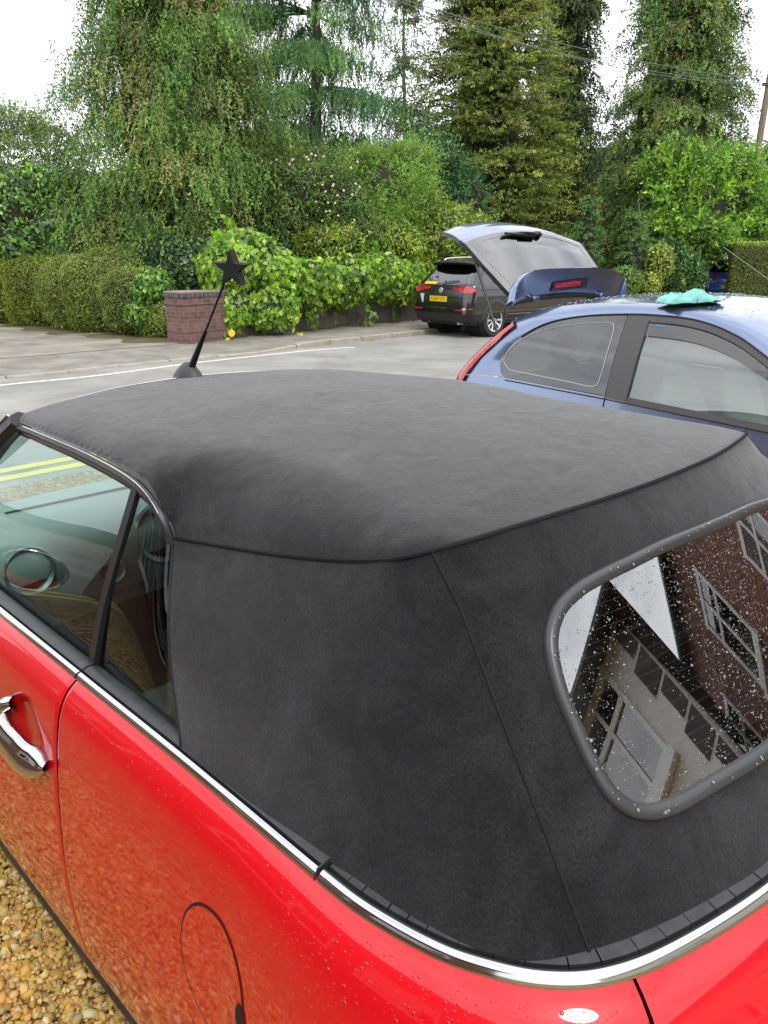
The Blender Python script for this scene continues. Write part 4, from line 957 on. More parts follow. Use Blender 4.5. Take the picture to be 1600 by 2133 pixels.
# teal cloth on the roof
def cloth():
    nu, nv = 60, 44; U, V = np.meshgrid(np.linspace(-1, 1, nu), np.linspace(-1, 1, nv), indexing='ij')
    x = .20 * U; y = .085 * V * (1 - .35 * (U > .55) * np.clip((U - .55) * 2.2, 0, 1))
    top = np.clip(1 - np.abs(V) ** 2.8, 0, 1) ** .5 * (.040 + .022 * np.exp(-((U + .62) / .20) ** 2) + .045 * np.exp(-((U - .12) / .34) ** 2)) * np.clip(1 - np.abs((U + .2) / .80) ** 7, 0, 1) ** .5 * (np.abs(U + .2) < .8) + .010 * (U > .5)
    z = top + .004 * np.sin(U * 17 + V * 5) * (top > .01) + .003 * np.sin(V * 14 - U * 9) + .004
    x = x + .006 * np.sin(V * 7); y = y + .007 * np.sin(U * 9)
    z = z + (top > .004) * .010 * (1 - np.abs(np.sin(U * 6 + 2.2 * np.sin(V * 2.5 + U * 3)))) ** 2.5 + (top > .004) * .006 * wob(np.stack([U.ravel() * 5, V.ravel() * 4, 0 * U.ravel()], 1), 1.6).reshape(U.shape)
    Tt = np.stack([x, y, z], -1); Bt = Tt.copy(); Bt[..., 2] = .001
    mb = MB().grid(Tt); mb.grid(Bt); return mb
PC = gnd(1440, 627, 1.505)
clo = cloth().build('cloth', M['cloth'], None, angle=80); clo.scale = (.88, .88, .72); clo.location = (PC[0], PC[1], 1.499); clo.rotation_euler = (radians(1), radians(-2), radians(4))
tag(clo, 'crumpled teal microfibre cloth lying on the blue car roof', 'cloth')

# ================================================================== BLACK SUV on the far kerb (x right, y forward)
def ringcar(name, loc, rz, label, L_, levels, paint, zoff=0):
    root = empty(name, loc, rz, label, 'car'); lv = np.array(levels, float)
    def R_(z): return [float(np.interp(z, lv[:, 0], lv[:, i])) for i in range(1, 5)]     # half width, rear y, front y, corner radius
    def loop(z, n=22, out=0.):
        w, y0, y1, r = R_(z); w += out; y0 -= out; y1 += out; P = []
        for cx, cy, a0 in ((w - r, y0 + r, -pi / 2), (w - r, y1 - r, 0), (-w + r, y1 - r, pi / 2), (-w + r, y0 + r, pi)):
            for t in np.linspace(0, pi / 2, n // 2): P.append((cx + r * cos(a0 + t), cy + r * sin(a0 + t), z))
        return P
    def rear(x, z, out=0.):
        w, y0, y1, r = R_(z); a = abs(x); bow = .05 * (x / w) ** 2
        y = y0 + bow * 0; 
        if a > w - r: y = y0 + r - sqrt(max(0, r * r - (a - w + r) ** 2))
        return np.array([x, y - out, z])
    def side(y, z, out=0., sg=1):
        w, y0, y1, r = R_(z); x = w
        if y < y0 + r: x = w - r + sqrt(max(0, r * r - (y0 + r - y) ** 2))
        if y > y1 - r: x = w - r + sqrt(max(0, r * r - (y - y1 + r) ** 2))
        return np.array([sg * (x + out), y, z])
    zs = np.concatenate([np.linspace(a, b, 4, endpoint=False) for a, b in zip(lv[:-1, 0], lv[1:, 0])] + [[lv[-1, 0]]])
    return root, R_, loop, rear, side, zs
suv, sR_, sloop, srear, sside, szs = ringcar('black_suv', (1.22, 17.66, .02), radians(-48.5), 'black estate SUV with yellow rear number plate parked by the concrete panel wall', 4.5,
    [(.24, .80, .20, 4.30, .18), (.34, .88, .05, 4.42, .22), (.50, .91, .0, 4.46, .22), (.74, .92, .015, 4.46, .22), (.86, .92, .04, 4.42, .22), (.98, .915, .07, 4.30, .22), (1.08, .90, .115, 3.55, .22), (1.20, .845, .24, 3.30, .22), (1.38, .765, .42, 2.85, .22), (1.52, .69, .55, 2.45, .22), (1.585, .62, .62, 2.25, .22), (1.615, .50, .74, 2.1, .22)], None)
def suvbody(rings, name, mat, cut=True, cap=False):
    mb = MB().grid(np.array([sloop(z) for z in rings]), cv=True)
    if cap: mb.f.append(tuple(range(len(mb.v) - len(sloop(1.)), len(mb.v))))
    if cut: mb.f = [f for f in mb.f if not any((np.mean([mb.v[i][1] for i in f]) - y0) ** 2 + (np.mean([mb.v[i][2] for i in f]) - .35) ** 2 < .37 ** 2 and abs(np.mean([mb.v[i][0] for i in f])) > .6 for y0 in (.86, 3.55))]
    return mb.build(name, mat, suv, angle=50)
suvb = suvbody([z for z in szs if z >= .5], 'body', M['black'], True, True); suvbody([z for z in szs if z <= .5], 'bumper_cladding', M['satin'])
MB().grid(np.array([[srear(x, z, .012) for x in np.linspace(-.86, .86, 40)] for z in np.linspace(.34, .50, 5)])).build('rear_bumper', M['satin'], suv)
def rpatch(x0, x1, z0, z1, name, mat, out=.006, par=None, n=24, m=8, skew=0., **kw):
    G = [[srear(x0 + (x1 - x0) * a + skew * b * (1 if x0 + x1 > 0 else -1), z0 + (z1 - z0) * b, out) for a in np.linspace(0, 1, n)] for b in np.linspace(0, 1, m)]
    return MB().grid(np.array(G)).build(name, mat, par or suvb, angle=60)
g_rw = MB().grid(np.array([[srear(x * ip(z, [(1.12, .80), (1.5, .62)]), z, .004) for x in np.linspace(-1, 1, 30)] for z in np.linspace(1.13, 1.50, 10)])).build('rear_window', glassmat('suv_rear_glass', (.06, .07, .07), 2.4), suv, angle=60)
# tailgate spoiler
sec = [(.66, 1.600), (.50, 1.612), (.36, 1.590), (.335, 1.565), (.36, 1.545), (.46, 1.52), (.55, 1.53)]
MB().grid(np.array([[(x, y + .07 * (abs(x) / .64) ** 3, z - .035 * (abs(x) / .64) ** 3) for y, z in sec] for x in np.linspace(-.64, .64, 24)]), cv=True).build('roof_spoiler', M['satin'], suv, angle=60)
for s in (1, -1):
    rl_ = MB().tube(cr([(s * .60, .75, 1.585), (s * .60, .85, 1.64), (s * .60, 1.5, 1.665), (s * .60, 2.2, 1.645), (s * .60, 2.4, 1.59)], 24), .017, 8).build('roof_rail', M['alloy'], suv)
    # tail lights wrap round the corner
    G = []
    for a in np.linspace(0, 1, 26):
        arc = a * .78; w, y0, y1, r = sR_(.99); x = .36 + .34 * a / .5 if a < .5 else None
        zl = ip(a, [(0, 1.015), (.3, .985), (.6, .925), (1, .955)]); zh = ip(a, [(0, 1.055), (.5, 1.085), (.75, 1.075), (1, .985)]); row = []
        for z in np.linspace(float(zl), float(zh), 7):
            w, y0, y1, r = sR_(z); xs = .34 + .62 * a
            if xs < w - r * .35: p = srear(xs, z, .014)
            else:
                ex = xs - (w - r * .35); ax = np.arcsin(min(1., (r - r * .35) / r)); th = ax + ex / r; 
                if th < pi / 2: p = np.array([w - r + r * sin(th) + .012 * sin(th), y0 + r - r * cos(th) - .012 * cos(th), z])
                else: p = np.array([w + .012, y0 + r + (th - pi / 2) * r, z])
            p = p.copy(); p[0] *= s; row.append(p)
        G.append(row)
    tl_ = MB().grid(np.array(G)).build('tail_light', M['lampred'], suvb, angle=60)
    Gd = np.array(G)[3:14, 4:6] * 1.0; Gd[..., 1] -= .003; MB().grid(Gd).build('lamp_dark_band', pm('dark_red_lens', (.16, .005, .01), .1, coat=1.), tl_)
    rpatch(*( (s * .50, s * .80) if s > 0 else (s * .80, s * .50)), .565, .595, 'rear_reflector', M['lampred'], .022, suvb)
    # side: window with bright surround, handle crease, arches
    sg = s; sdp = lambda y, z, o_=.004: sside(y, z, o_, sg)
    wo = cr([(.86, 1.135), (.80, 1.17), (.815, 1.24), (.92, 1.40), (1.0, 1.462), (1.2, 1.485), (2.2, 1.495), (2.6, 1.40), (3.05, 1.16), (2.8, 1.115), (1.6, 1.115), (.95, 1.12), (.86, 1.135)], 120)
    mbw = MB(); top = [(y, z) for y, z in wo]; 
    G = []
    for y in np.linspace(.83, 3.0, 50):
        zt = float(ip(y, [(.8, 1.24), (.92, 1.40), (1.0, 1.46), (1.2, 1.48), (2.2, 1.49), (2.6, 1.40), (3.05, 1.15)])); zb_ = 1.125 if y > .9 else 1.15
        G.append([sdp(y, z, .004) for z in np.linspace(zb_, zt, 6)])
    sw_ = MB().grid(np.array(G)).build('side_windows', M['glass_dark'], suv, angle=60)
    MB().tube([sdp(y, z, .006) for y, z in wo[:-1]], .011, 6, closed=True).build('window_surround', M['chrome'], sw_)
    for yy in (1.42, 2.3): MB().tube([sdp(yy, z, .007) for z in np.linspace(1.12, 1.48, 8)], .022, 4).build('window_pillar', M['satin'], sw_)
    for y0 in (.86, 3.55):
        an = np.linspace(-.35, pi + .35, 50); P_ = [sdp(y0 + .405 * cos(a), max(.27, .35 + .405 * sin(a)), .0) for a in an]; rad = np.array([(0, cos(a), sin(a)) for a in an])
        MB().sweep(P_, rad, (sg, 0, 0), [(-.045, -.09), (-.045, .008), (.015, .020), (.048, .010), (.05, -.02)]).build('wheel_arch', M['satin'] if False else pm('arch_plastic', (.035, .037, .04), .55), suv)
        Mx = Matrix.Identity(4)
        wk = wheel(suv, (0, 0, 0), .36, .235, 1, 10, None, tworow=True)
        wk.matrix_local = Matrix.Translation((sg * .79, y0, .345)) @ Matrix.Rotation(-sg * pi / 2, 4, 'Z')
        MB().lathe([(.43, 0), (.43, .45)], 30, Matrix.Translation((sg * .83, y0, .36)) @ Matrix.Rotation(-sg * pi / 2, 4, 'Y')).build('wheel_well', M['void'], suv)
    MB().grid(np.array([[sdp(y, z, .016) for y in np.linspace(1.3, 3.1, 20)] for z in (.30, .36, .44)])).build('sill_cladding', M['satin'], suv)
    MB().tube([sdp(y, .455, .018) for y in np.linspace(1.30, 3.1, 20)], .010, 6).build('sill_chrome', M['chrome'], suv)
    MB().tube([sdp(y, 1.0, .003) for y in np.linspace(.32, 3.6, 30)], .006, 4).build('waist_crease', M['void'], suv)
    MB().tube([sdp(1.52, .96, .02), sdp(1.66, .965, .035), sdp(1.76, .96, .02)], .012, 6).build('side_handle', M['chrome'], suv)
    MB().tube([(s * .30, .12, .30), (s * .30, -.005, .30)] if s < 0 else [(s * .60, .14, .30), (s * .60, .0, .30)], .035, 10).build('exhaust_tip', M['chrome'], suv)
MB().grid(np.array([[srear(x, z, .020) for x in np.linspace(-.90, .90, 60)] for z in (.598, .612, .622)])).build('bumper_chrome', M['chrome'], suv)
pl_ = MB().box(tuple(srear(0 - .02, .80, .03)), (.52, .012, .115)).build('number_plate', M['plate'], suv, smooth=False)
textmesh('plate_lettering', 'KO67 UTL', .105, M['ink'], pl_, Matrix.Translation(tuple(srear(-.02, .80, .0375))) @ Matrix.Rotation(pi / 2, 4, 'X'), .0006, .92, .95)
rpatch(-.44, .40, .70, .705, 'tailgate_crease', M['void'], .004); rpatch(-.62, .58, .655, .662, 'tailgate_gap', M['void'], .004)
for s in (1, -1):
    MB().tube([srear(s * ip(z, [(.66, .60), (.95, .66), (1.1, .70)]), z, .003) for z in np.linspace(.66, 1.1, 12)], .005, 4).build('tailgate_gap', M['void'], suvb)
# pale wedge left of the number plate, badges
MB().prism([(-.60, .90), (-.47, .90), (-.50, .72), (-.53, .70)], -.006, .0, Matrix.Translation((0, .00, 0)) @ Matrix.Rotation(pi / 2, 4, 'X')).build('pale_tailgate_wedge', M['lampclear'], suv)
rm_ = srear(0, .985, .012); Mb = Matrix.Translation(tuple(rm_)) @ Matrix.Rotation(pi / 2, 4, 'X')
em = MB().lathe([(.062, 0), (.062, .008), (.052, .012), (.050, .006)], 28, Mb, cap=False).build('badge_ring', M['chrome'], suv); MB().lathe([(.001, .003), (.052, .003)], 28, Mb, cap=False).build('badge_disc', M['lampclear'], em)
textmesh('badge_letters', 'V', .062, M['ink'], em, Mb @ Matrix.Translation((0, .020, .006))); textmesh('badge_letters', 'W', .062, M['ink'], em, Mb @ Matrix.Translation((0, -.020, .006)))
textmesh('model_badge', '4MOTION', .036, M['chrome'], suv, Matrix.Translation(tuple(srear(.46, .845, .008))) @ Matrix.Rotation(pi / 2, 4, 'X')); textmesh('model_badge', 'TIGUAN', .036, M['chrome'], suv, Matrix.Translation(tuple(srear(-.66, .905, .010))) @ Matrix.Rotation(pi / 2, 4, 'X'))
rpatch(-.60, -.22, 1.105, 1.155, 'yellow_window_sticker', M['plate'], .012, g_rw, skew=.0)
MB().tube(cr([srear(-.02, 1.12, .03), srear(.16, 1.16, .035), srear(.42, 1.185, .03)], 12), .010, 6).build('rear_wiper', M['satin'], suv)
MB().box((0, 2.2, .30), (1.5, 4.0, .10)).build('underbody', M['void'], suv)

# ================================================================== second blue car far up the street
b2 = gnd(1496, 640, 0); rb, bR, bloop, brear, bside, bzs = ringcar('distant_blue_car', (12.35, 28.6, 0.1), radians(-30), 'bright blue hatchback half hidden behind the clipped hedge up the street', 4.1,
    [(.20, .78, .12, 4.0, .2), (.45, .86, .0, 4.1, .24), (.80, .87, .02, 4.1, .24), (.96, .86, .08, 3.9, .24), (1.04, .82, .16, 3.1, .22), (1.30, .70, .45, 2.6, .22), (1.46, .60, .62, 2.3, .22), (1.50, .45, .75, 2.1, .2)], None)
mb = MB().grid(np.array([bloop(z) for z in bzs if z <= 1.04]), cv=True); bb = mb.build('body', M['blue2'], rb)
mb = MB().grid(np.array([bloop(z) for z in bzs if z >= 1.035 and z < 1.40]), cv=True); mb.build('window_band', M['glass_dark'], rb)
rfz = [z for z in bzs if z >= 1.37]; mb = MB().grid(np.array([bloop(z) for z in rfz]), cv=True); mb.f.append(tuple(range(len(mb.v) - len(bloop(1.)), len(mb.v)))); mb.build('roof', M['blue2'], rb)
for s in (1, -1):
    MB().grid(np.array([[brear(s * x, z, .012) for x in np.linspace(.48, .86, 14)] for z in np.linspace(.86, .96, 5)])).build('tail_light', M['lampred'], bb)
    MB().grid(np.array([[brear(s * x, z, .012) for x in np.linspace(.70, .85, 8)] for z in np.linspace(.36, .50, 4)])).build('rear_reflector', M['lampred'], bb)
    for y0 in (.75, 3.3):
        wk = wheel(rb, (0, 0, 0), .31, .2, 1, 6); wk.matrix_local = Matrix.Translation((s * .77, y0, .31)) @ Matrix.Rotation(-s * pi / 2, 4, 'Z')
MB().box(tuple(brear(0, .55, .012)), (.5, .01, .11)).build('number_plate', M['plate'], rb)
MB().grid(np.array([[brear(x, z, .006) for x in np.linspace(-.42, .42, 12)] for z in (.60, .66, .70)])).build('tailgate_recess_shade', pm('shaded_body_blue', (.02, .07, .30), .4, coat=1.), bb)  # flat patch in darker body blue, painting the shade of a recess

# ================================================================== WALLS
m_brick = brickmat('red_brickwork', (.125, .055, .048), (.20, .105, .085), (.17, .145, .12), bump=1.)
m_eng = brickmat('blue_coping_brick', (.06, .06, .075), (.12, .10, .10), (.20, .18, .16), bw=.11, bh=.3)
pp = [(-4.42, 16.02), (-4.02, 15.60), (-3.86, 15.62), (-3.22, 16.45), (-3.45, 16.75), (-4.15, 16.35)]
def grow(P, d):
    c = np.mean(P, axis=0); return [tuple(np.array(p) + (np.array(p) - c) / np.linalg.norm(np.array(p) - c) * d) for p in P]
pr = empty('brick_gate_pier', (-3.9, 16.1, .0), 0, 'low red brick corner pier with blue coping bricks at the driveway mouth', 'brick wall')
loc = lambda P: [(x + 3.9, y - 16.1) for x, y in P]
def pri(P, a, b, name, mat, uv=True, sm_=False, bev=0.):
    o = MB().prism(loc(P), a, b).build(name, mat, pr, smooth=False, bevel=bev)
    if uv: boxuv(o)
    return o
pri(pp, .0, .80, 'brick_shaft', m_brick); pri(grow(pp, .025), .80, .875, 'corbel_course', m_brick); pri(grow(pp, .0), .875, .95, 'neck_course', m_brick)
pri(grow(pp, .03), .95, 1.03, 'blue_brick_course', m_eng); pri(grow(pp, .015), 1.03, 1.055, 'capping_mortar', pm('capping_mortar', (.30, .22, .18), .9, bump=(40., .8, .01)), False)
pri(grow(pp, .03), -.02, .10, 'footing', m_brick)
# concrete panel wall: posts and panels
m_conc = pm('weathered_concrete', (.19, .165, .125), .9, var=(1.6, (.085, .075, .055), 7., .42, .68, (1, 1, 1.6)), bump=((60., .6, .004), (9., .4, .01)))
wline = cr([(-3.25, 16.5), (-2.60, 17.15), (-1.70, 18.35), (-.48, 19.75), (.76, 20.95), (2.6, 22.6), (5.2, 25.2), (8.0, 28.4)], 400)
wall = empty('concrete_panel_wall', (wline[0][0], wline[0][1], 0), 0, 'low grey concrete wall of stacked panels between posts, half buried in ivy', 'wall')
d_ = np.r_[0, np.cumsum(np.linalg.norm(np.diff(wline, axis=0), axis=1))]; n_p = int(d_[-1] / 1.83)
wo_ = np.array([wline[0][0], wline[0][1]])
for i in range(n_p):
    a = np.array([np.interp(i * 1.83, d_, wline[:, k]) for k in (0, 1)]) - wo_; b = np.array([np.interp((i + 1) * 1.83, d_, wline[:, k]) for k in (0, 1)]) - wo_
    t = (b - a) / np.linalg.norm(b - a); n = np.array([t[1], -t[0]]); ang = atan2(t[1], t[0])
    MB().box((a[0] + n[0] * .01, a[1] + n[1] * .01, .33), (.11, .13, .68), None).build('post', m_conc, wall, smooth=False, bevel=.008).rotation_euler = (0, 0, 0)
    for k in (0, 1):
        c = (a + b) / 2; Mx = Matrix.Translation((c[0], c[1], .05 + .15 + .30 * k)) @ Matrix.Rotation(ang, 4, 'Z')
        MB().box((0, random.uniform(-.004, .004), 0), (1.83 - .12, .05, .294), Mx).build('panel', m_conc, wall, smooth=False, bevel=.006)

# ================================================================== HOUSES behind the camera (seen in the glass and the paint)
m_hbrick = brickmat('house_brick', (.16, .055, .035), (.25, .10, .06), (.22, .19, .16)); m_render = pm('pebbledash_render', (.78, .76, .70), .95, bump=(70., 1., .01), var=(2., (.70, .68, .62), 4., .4, .7))
m_tile = pm('roof_tile', (.035, .035, .04), .7, bump=(12., .5, .02)); m_pane = glassmat('house_window_glass', (.08, .09, .10), 3.2); m_frame = pm('white_window_frame', (.75, .75, .73), .5)
def house(name, loc_, rz, L_, D_, H_, label, mat, wins, ridge=2.2, quoin=False, uv=True):
    """long wall on local y=0 facing -y; wins = (x, z, w, h)"""
    r = empty(name, loc_, rz, label, 'house')
    o = MB().box((L_ / 2, D_ / 2, H_ / 2), (L_, D_, H_)).build('wall', mat, r, smooth=False); 
    if uv: boxuv(o)
    rf_ = MB().add([(-.3, -.35, H_), (L_ + .3, -.35, H_), (L_ + .3, D_ + .35, H_), (-.3, D_ + .35, H_), (-.3, D_ / 2, H_ + ridge), (L_ + .3, D_ / 2, H_ + ridge)], [(0, 1, 5, 4), (2, 3, 4, 5), (1, 2, 5), (3, 0, 4), (3, 2, 1, 0)]).build('roof', m_tile, r, smooth=False)
    MB().tube([(-.3, -.38, H_ - .03), (L_ + .3, -.38, H_ - .03)], .06, 8).build('gutter', M['satin'], r)
    for x, z, w, h in wins:
        f = MB()
        for cx, cz, sx, sz in ((x, z - h / 2, w + .1, .07), (x, z + h / 2, w + .1, .07), (x - w / 2, z, .07, h), (x + w / 2, z, .07, h), (x, z, .06, h), (x, z + h * .18, w, .05)): f.box((cx, -.015 - .002 * (sx > sz), cz), (sx, .07, sz))
        fo = f.build('window', m_frame, r, smooth=False); MB().add([(x - w / 2, -.012, z - h / 2), (x + w / 2, -.012, z - h / 2), (x + w / 2, -.012, z + h / 2), (x - w / 2, -.012, z + h / 2)], [(0, 1, 2, 3)]).build('pane', m_pane, fo, smooth=False)
        MB().box((x, -.06, z - h / 2 - .07), (w + .2, .14, .06)).build('sill', m_frame, r, smooth=False)
    if quoin:
        q = MB()
        for i in range(int(H_ / .3)): q.box((.11 if i % 2 else .17, -.008, .15 + .3 * i), (.22 if i % 2 else .34, .03, .26))
        q.build('quoins', m_hbrick_plain, r, smooth=False)
    return r
m_hbrick_plain = pm('dark_quoin_brick', (.07, .06, .06), .9)
ex_, ey_ = (.702, -.712), (-.712, -.702)
# brick house on the passenger side of the convertible; its wall runs parallel to the car
def carw(u, w): return (CAR_O[0] + u * cos(CAR_RZ) - w * sin(CAR_RZ), CAR_O[1] + u * sin(CAR_RZ) + w * cos(CAR_RZ))
p_ = carw(-.9, 3.7)
house('brick_house', (p_[0], p_[1], 0), CAR_RZ, 8.0, 5, 3.0, 'dark red brick house with white framed windows, mirrored in the side glass of the convertible', m_hbrick, [(1.7, 1.75, 1.3, 1.0), (3.7, 1.75, 1.3, 1.0), (5.9, 1.75, 1.1, 1.0)], .6)
house('rendered_house', (4.9, .75, 0), -pi / 2, 8.0, 5, 3.62, 'pebbledashed house with a dark quoined corner, mirrored in the rear glass of the convertible', m_render, [(1.17, 3.18, .95, .80), (4.0, 3.1, 1.0, .8), (2.6, 1.4, 1.2, 1.1)], .6, True, False)
house('terraced_house', (4.9, 5.08, 0), radians(-38.9), 9.0, 7, 4.5, 'second brick house nearer the street, mirrored dark in the rear glass', m_hbrick, [(1.5, 2.1, 1.1, 1.0), (4.0, 3.3, 1.0, 1.0), (6.4, 3.2, 1.0, 1.0), (4.2, 1.3, 1.3, 1.1)], 1.2)

# ================================================================== VEGETATION
def conifer(name, label, base, H, prof, nb, ns, m, SL, lL, lW, cols, w, rise=.25, droop=.5, tr=.22, t0=.12, hang=.8, tip=(1.35, 1.35, 1.1), out=.35, seed=1, group=None, back=.45, bare=None, jit=.28, spread=.6, Rj=(.78, 1.08), layers=None, mat='needle', extra_limbs=8, inner=.55):
    """trunk, limbs and a crown of hanging sprays; prof = (height fraction, radius) table"""
    global rng
    rg_ = np.random.default_rng(seed); keep = rng; rng = rg_
    root = empty(name, tuple(base), 0, label, 'tree', group)
    tz = np.linspace(0, 1, 16); tp_ = np.stack([.12 * np.sin(tz * 5 + seed), .10 * np.cos(tz * 4 + seed), H * tz], 1); tp_ -= tp_[0] * np.array([1, 1, 0])
    MB().tube(tp_, tr * (1 - tz) + .02, 9).build('trunk', M['bark'], root)
    if layers: t = np.repeat(np.linspace(t0, .985, layers), nb // layers) + rg_.normal(size=(nb // layers) * layers) * .006; nb = len(t)
    else: t = t0 + (1 - t0) * (rg_.uniform(0, 1, nb) ** 1.1)
    t = np.clip(t, t0, .99)
    az = rg_.uniform(0, 2 * pi, nb * 3); az = az[(np.sin(az) < .25) | (rg_.uniform(size=nb * 3) < back)][:nb]
    R = sm(t, prof) * rg_.uniform(Rj[0], Rj[1], nb); R = np.maximum(R, .15)
    dr = np.stack([np.cos(az), np.sin(az), 0 * az], 1); side = np.stack([-np.sin(az), np.cos(az), 0 * az], 1)
    S = np.clip(rg_.uniform(.18, 1.02, (nb, ns)) ** .75, 0, 1.02)                # where along the bough
    bow = rg_.normal(size=nb) * .12; dp = droop * rg_.uniform(.75, 1.25, nb); rs = rise * rg_.uniform(.7, 1.3, nb)
    def bp(S):
        q = S[..., None]; Rn = R[:, None, None]
        return dr[:, None] * Rn * q + side[:, None] * Rn * q * q * bow[:, None, None] + np.array([0, 0, 1.]) * (t[:, None, None] * H + Rn * (rs[:, None, None] * q - dp[:, None, None] * q * q))
    P0 = bp(S) + side[:, None] * rg_.normal(size=(nb, ns, 1)) * (.10 + .16 * R[:, None, None] * .3)
    D0 = dr[:, None] * out + side[:, None] * rg_.normal(size=(nb, ns, 1)) * .45 + np.array([0, 0, -1.]) * hang + rg_.normal(size=(nb, ns, 3)) * .18
    D0 = unit(D0); Ls = SL * rg_.uniform(.55, 1.25, (nb, ns, 1, 1)); l = np.linspace(.05, 1, m)[None, None, :, None]
    P = P0[:, :, None] + D0[:, :, None] * Ls * l + np.array([0, 0, -1.]) * Ls * (l ** 2) * .25 * hang
    n = nb * ns * m; P = P.reshape(-1, 3); Dr = np.broadcast_to(D0[:, :, None], (nb, ns, m, 3)).reshape(-1, 3)
    ax = unit(Dr * .9 + rg_.normal(size=(n, 3)) * spread + np.array([0, 0, -.15])); nr = unit(rg_.normal(size=(n, 3)) * .45 + np.broadcast_to(dr[:, None, None], (nb, ns, m, 3)).reshape(-1, 3) + np.array([0, 0, .5]))
    L_ = lL * rg_.uniform(.6, 1.3, n); W_ = lW * rg_.uniform(.7, 1.3, n)
    cb = np.array(cols)[rg_.choice(len(cols), nb, p=np.array(w) / sum(w))] * (1 + rg_.normal(size=(nb, 1)) * jit)
    cs = cb[:, None] * (1 + rg_.normal(size=(nb, ns, 1)) * .12); cc = np.broadcast_to(cs[:, :, None], (nb, ns, m, 3)) * (1 + (np.array(tip) - 1) * (l ** 2))
    cc = np.clip(cc.reshape(-1, 3) * (1 + rg_.normal(size=(n, 1)) * .08), .004, 1)
    foliage('crown', M[mat], root, P, ax, nr, L_, W_, cc, .12)
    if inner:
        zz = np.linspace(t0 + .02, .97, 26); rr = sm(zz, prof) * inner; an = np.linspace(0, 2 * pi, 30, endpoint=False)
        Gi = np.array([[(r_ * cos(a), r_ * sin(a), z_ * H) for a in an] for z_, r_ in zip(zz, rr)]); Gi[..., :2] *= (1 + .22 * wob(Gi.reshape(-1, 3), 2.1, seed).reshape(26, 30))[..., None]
        MB().grid(Gi, cv=True).build('dark_inner_core', M['darkcore'], root)  # solid dark filler: blocks the sky and paints the crown's inner shade
    ii = rg_.choice(nb, min(nb, extra_limbs * 6), replace=False); mb = MB()
    q = np.linspace(0, .92, 7)
    BPs = bp(np.broadcast_to(q, (nb, 7)))
    for i in ii: mb.tube(BPs[i], np.linspace(.035 * tr / .2, .006, 7), 5, cap=False)
    mb.build('limbs', M['bark'], root); rng = keep
    return root
X_ = lambda px, y: (px - 800) / 1600. * y * .948
G_ = [(.045, .085, .018), (.075, .095, .02), (.03, .06, .018)]
conifer('weeping_conifer', 'huge weeping cypress with drooping brown-green sprays above the clipped hedge', (-5.0, 20.6, 0), 12.0,
        [(0, 2.2), (.10, 2.6), (.22, 2.9), (.42, 2.85), (.53, 2.45), (.62, 1.9), (.8, 1.1), (1, .1)], 860, 22, 14, .58, .095, .034, [(.095, .18, .036), (.125, .175, .038), (.062, .13, .032), (.15, .14, .05)], [5, 3, 3, 1], .30, .42, .26, .16, hang=1.0, seed=3, Rj=(.62, 1.12), back=.25, out=.28, spread=.78, inner=.45)
conifer('cedar_tree', 'tall layered cedar with drooping blue-green boughs and a bare grey trunk showing', (X_(655, 27), 27, 0), 15.5,
        [(0, 3.0), (.25, 4.3), (.45, 4.0), (.7, 2.9), (1, .3)], 520, 34, 13, .55, .11, .030, [(.050, .12, .038), (.032, .085, .034), (.095, .19, .05)], [3, 3, 2], .05, .20, .26, .28, hang=1.0, seed=11, layers=11, Rj=(.6, 1.15), inner=0, back=.6, out=.1, spread=.45)
conifer('olive_cypress', 'broad olive-brown cypress standing right of the cedar', (3.62, 29.5, 0), 13.6,
        [(0, 2.4), (.15, 2.9), (.35, 2.9), (.52, 2.5), (.72, 1.55), (.9, .7), (1, .1)], 820, 20, 12, .42, .10, .045, [(.14, .175, .034), (.10, .14, .032), (.17, .17, .045)], [3, 3, 1], .35, .25, .20, .16, hang=.1, out=.75, seed=21, tip=(1.35, 1.35, 1.), back=.3, Rj=(.6, 1.15), spread=.9, inner=.40)
conifer('dark_columnar_conifer', 'narrow dark green conifer behind the olive cypress', (7.7, 37, 0), 19.5,
        [(0, 1.7), (.2, 1.75), (.5, 1.5), (.8, .8), (1, .1)], 560, 14, 12, .6, .15, .065, [(.040, .075, .022), (.060, .095, .028), (.085, .09, .03)], [3, 3, 1], .2, .45, .25, .05, hang=.7, seed=31, back=.25, Rj=(.65, 1.12), spread=.9, inner=.45)
conifer('tall_green_conifer', 'tall broad green conifer at the right with brownish spray tips', (11.25, 33, 0), 17.5,
        [(0, 3.3), (.12, 3.5), (.25, 3.4), (.43, 2.9), (.61, 2.05), (.8, 1.1), (1, .1)], 900, 18, 12, .55, .13, .055, [(.09, .155, .036), (.12, .165, .042), (.06, .115, .032), (.15, .145, .05)], [4, 3, 3, 1], .25, .40, .28, .06, hang=.7, seed=41, back=.25, Rj=(.62, 1.12), spread=.9, inner=.42)
conifer('distant_conifer', 'thin sparse conifer far off between the cedar and the cypress', (X_(845, 44), 44, 0), 16,
        [(0, 1.4), (.3, 1.5), (.7, 1.1), (1, .2)], 150, 9, 8, .5, .20, .06, [(.07, .085, .04), (.10, .08, .045)], [2, 1], .3, .3, .16, .3, hang=.4, seed=51, inner=0)
for (px, y, H_, r_, lab, sd) in ((1222, 25.5, 3.45, .62, 'small bright young fir behind the raised tailgate', 61), (1318, 26.5, 3.3, .75, 'small feathery young fir in front of the tall green conifer', 62)):
    conifer('young_fir', lab, (X_(px, y), y, 0), H_, [(0, r_), (.3, r_), (.7, r_ * .55), (1, .05)], 130, 7, 8, .20, .085, .022, [(.07, .145, .04), (.10, .18, .05)], [1, 1], .1, .3, .06, .08, hang=.2, out=.8, seed=sd, group='young firs by the tall conifer')

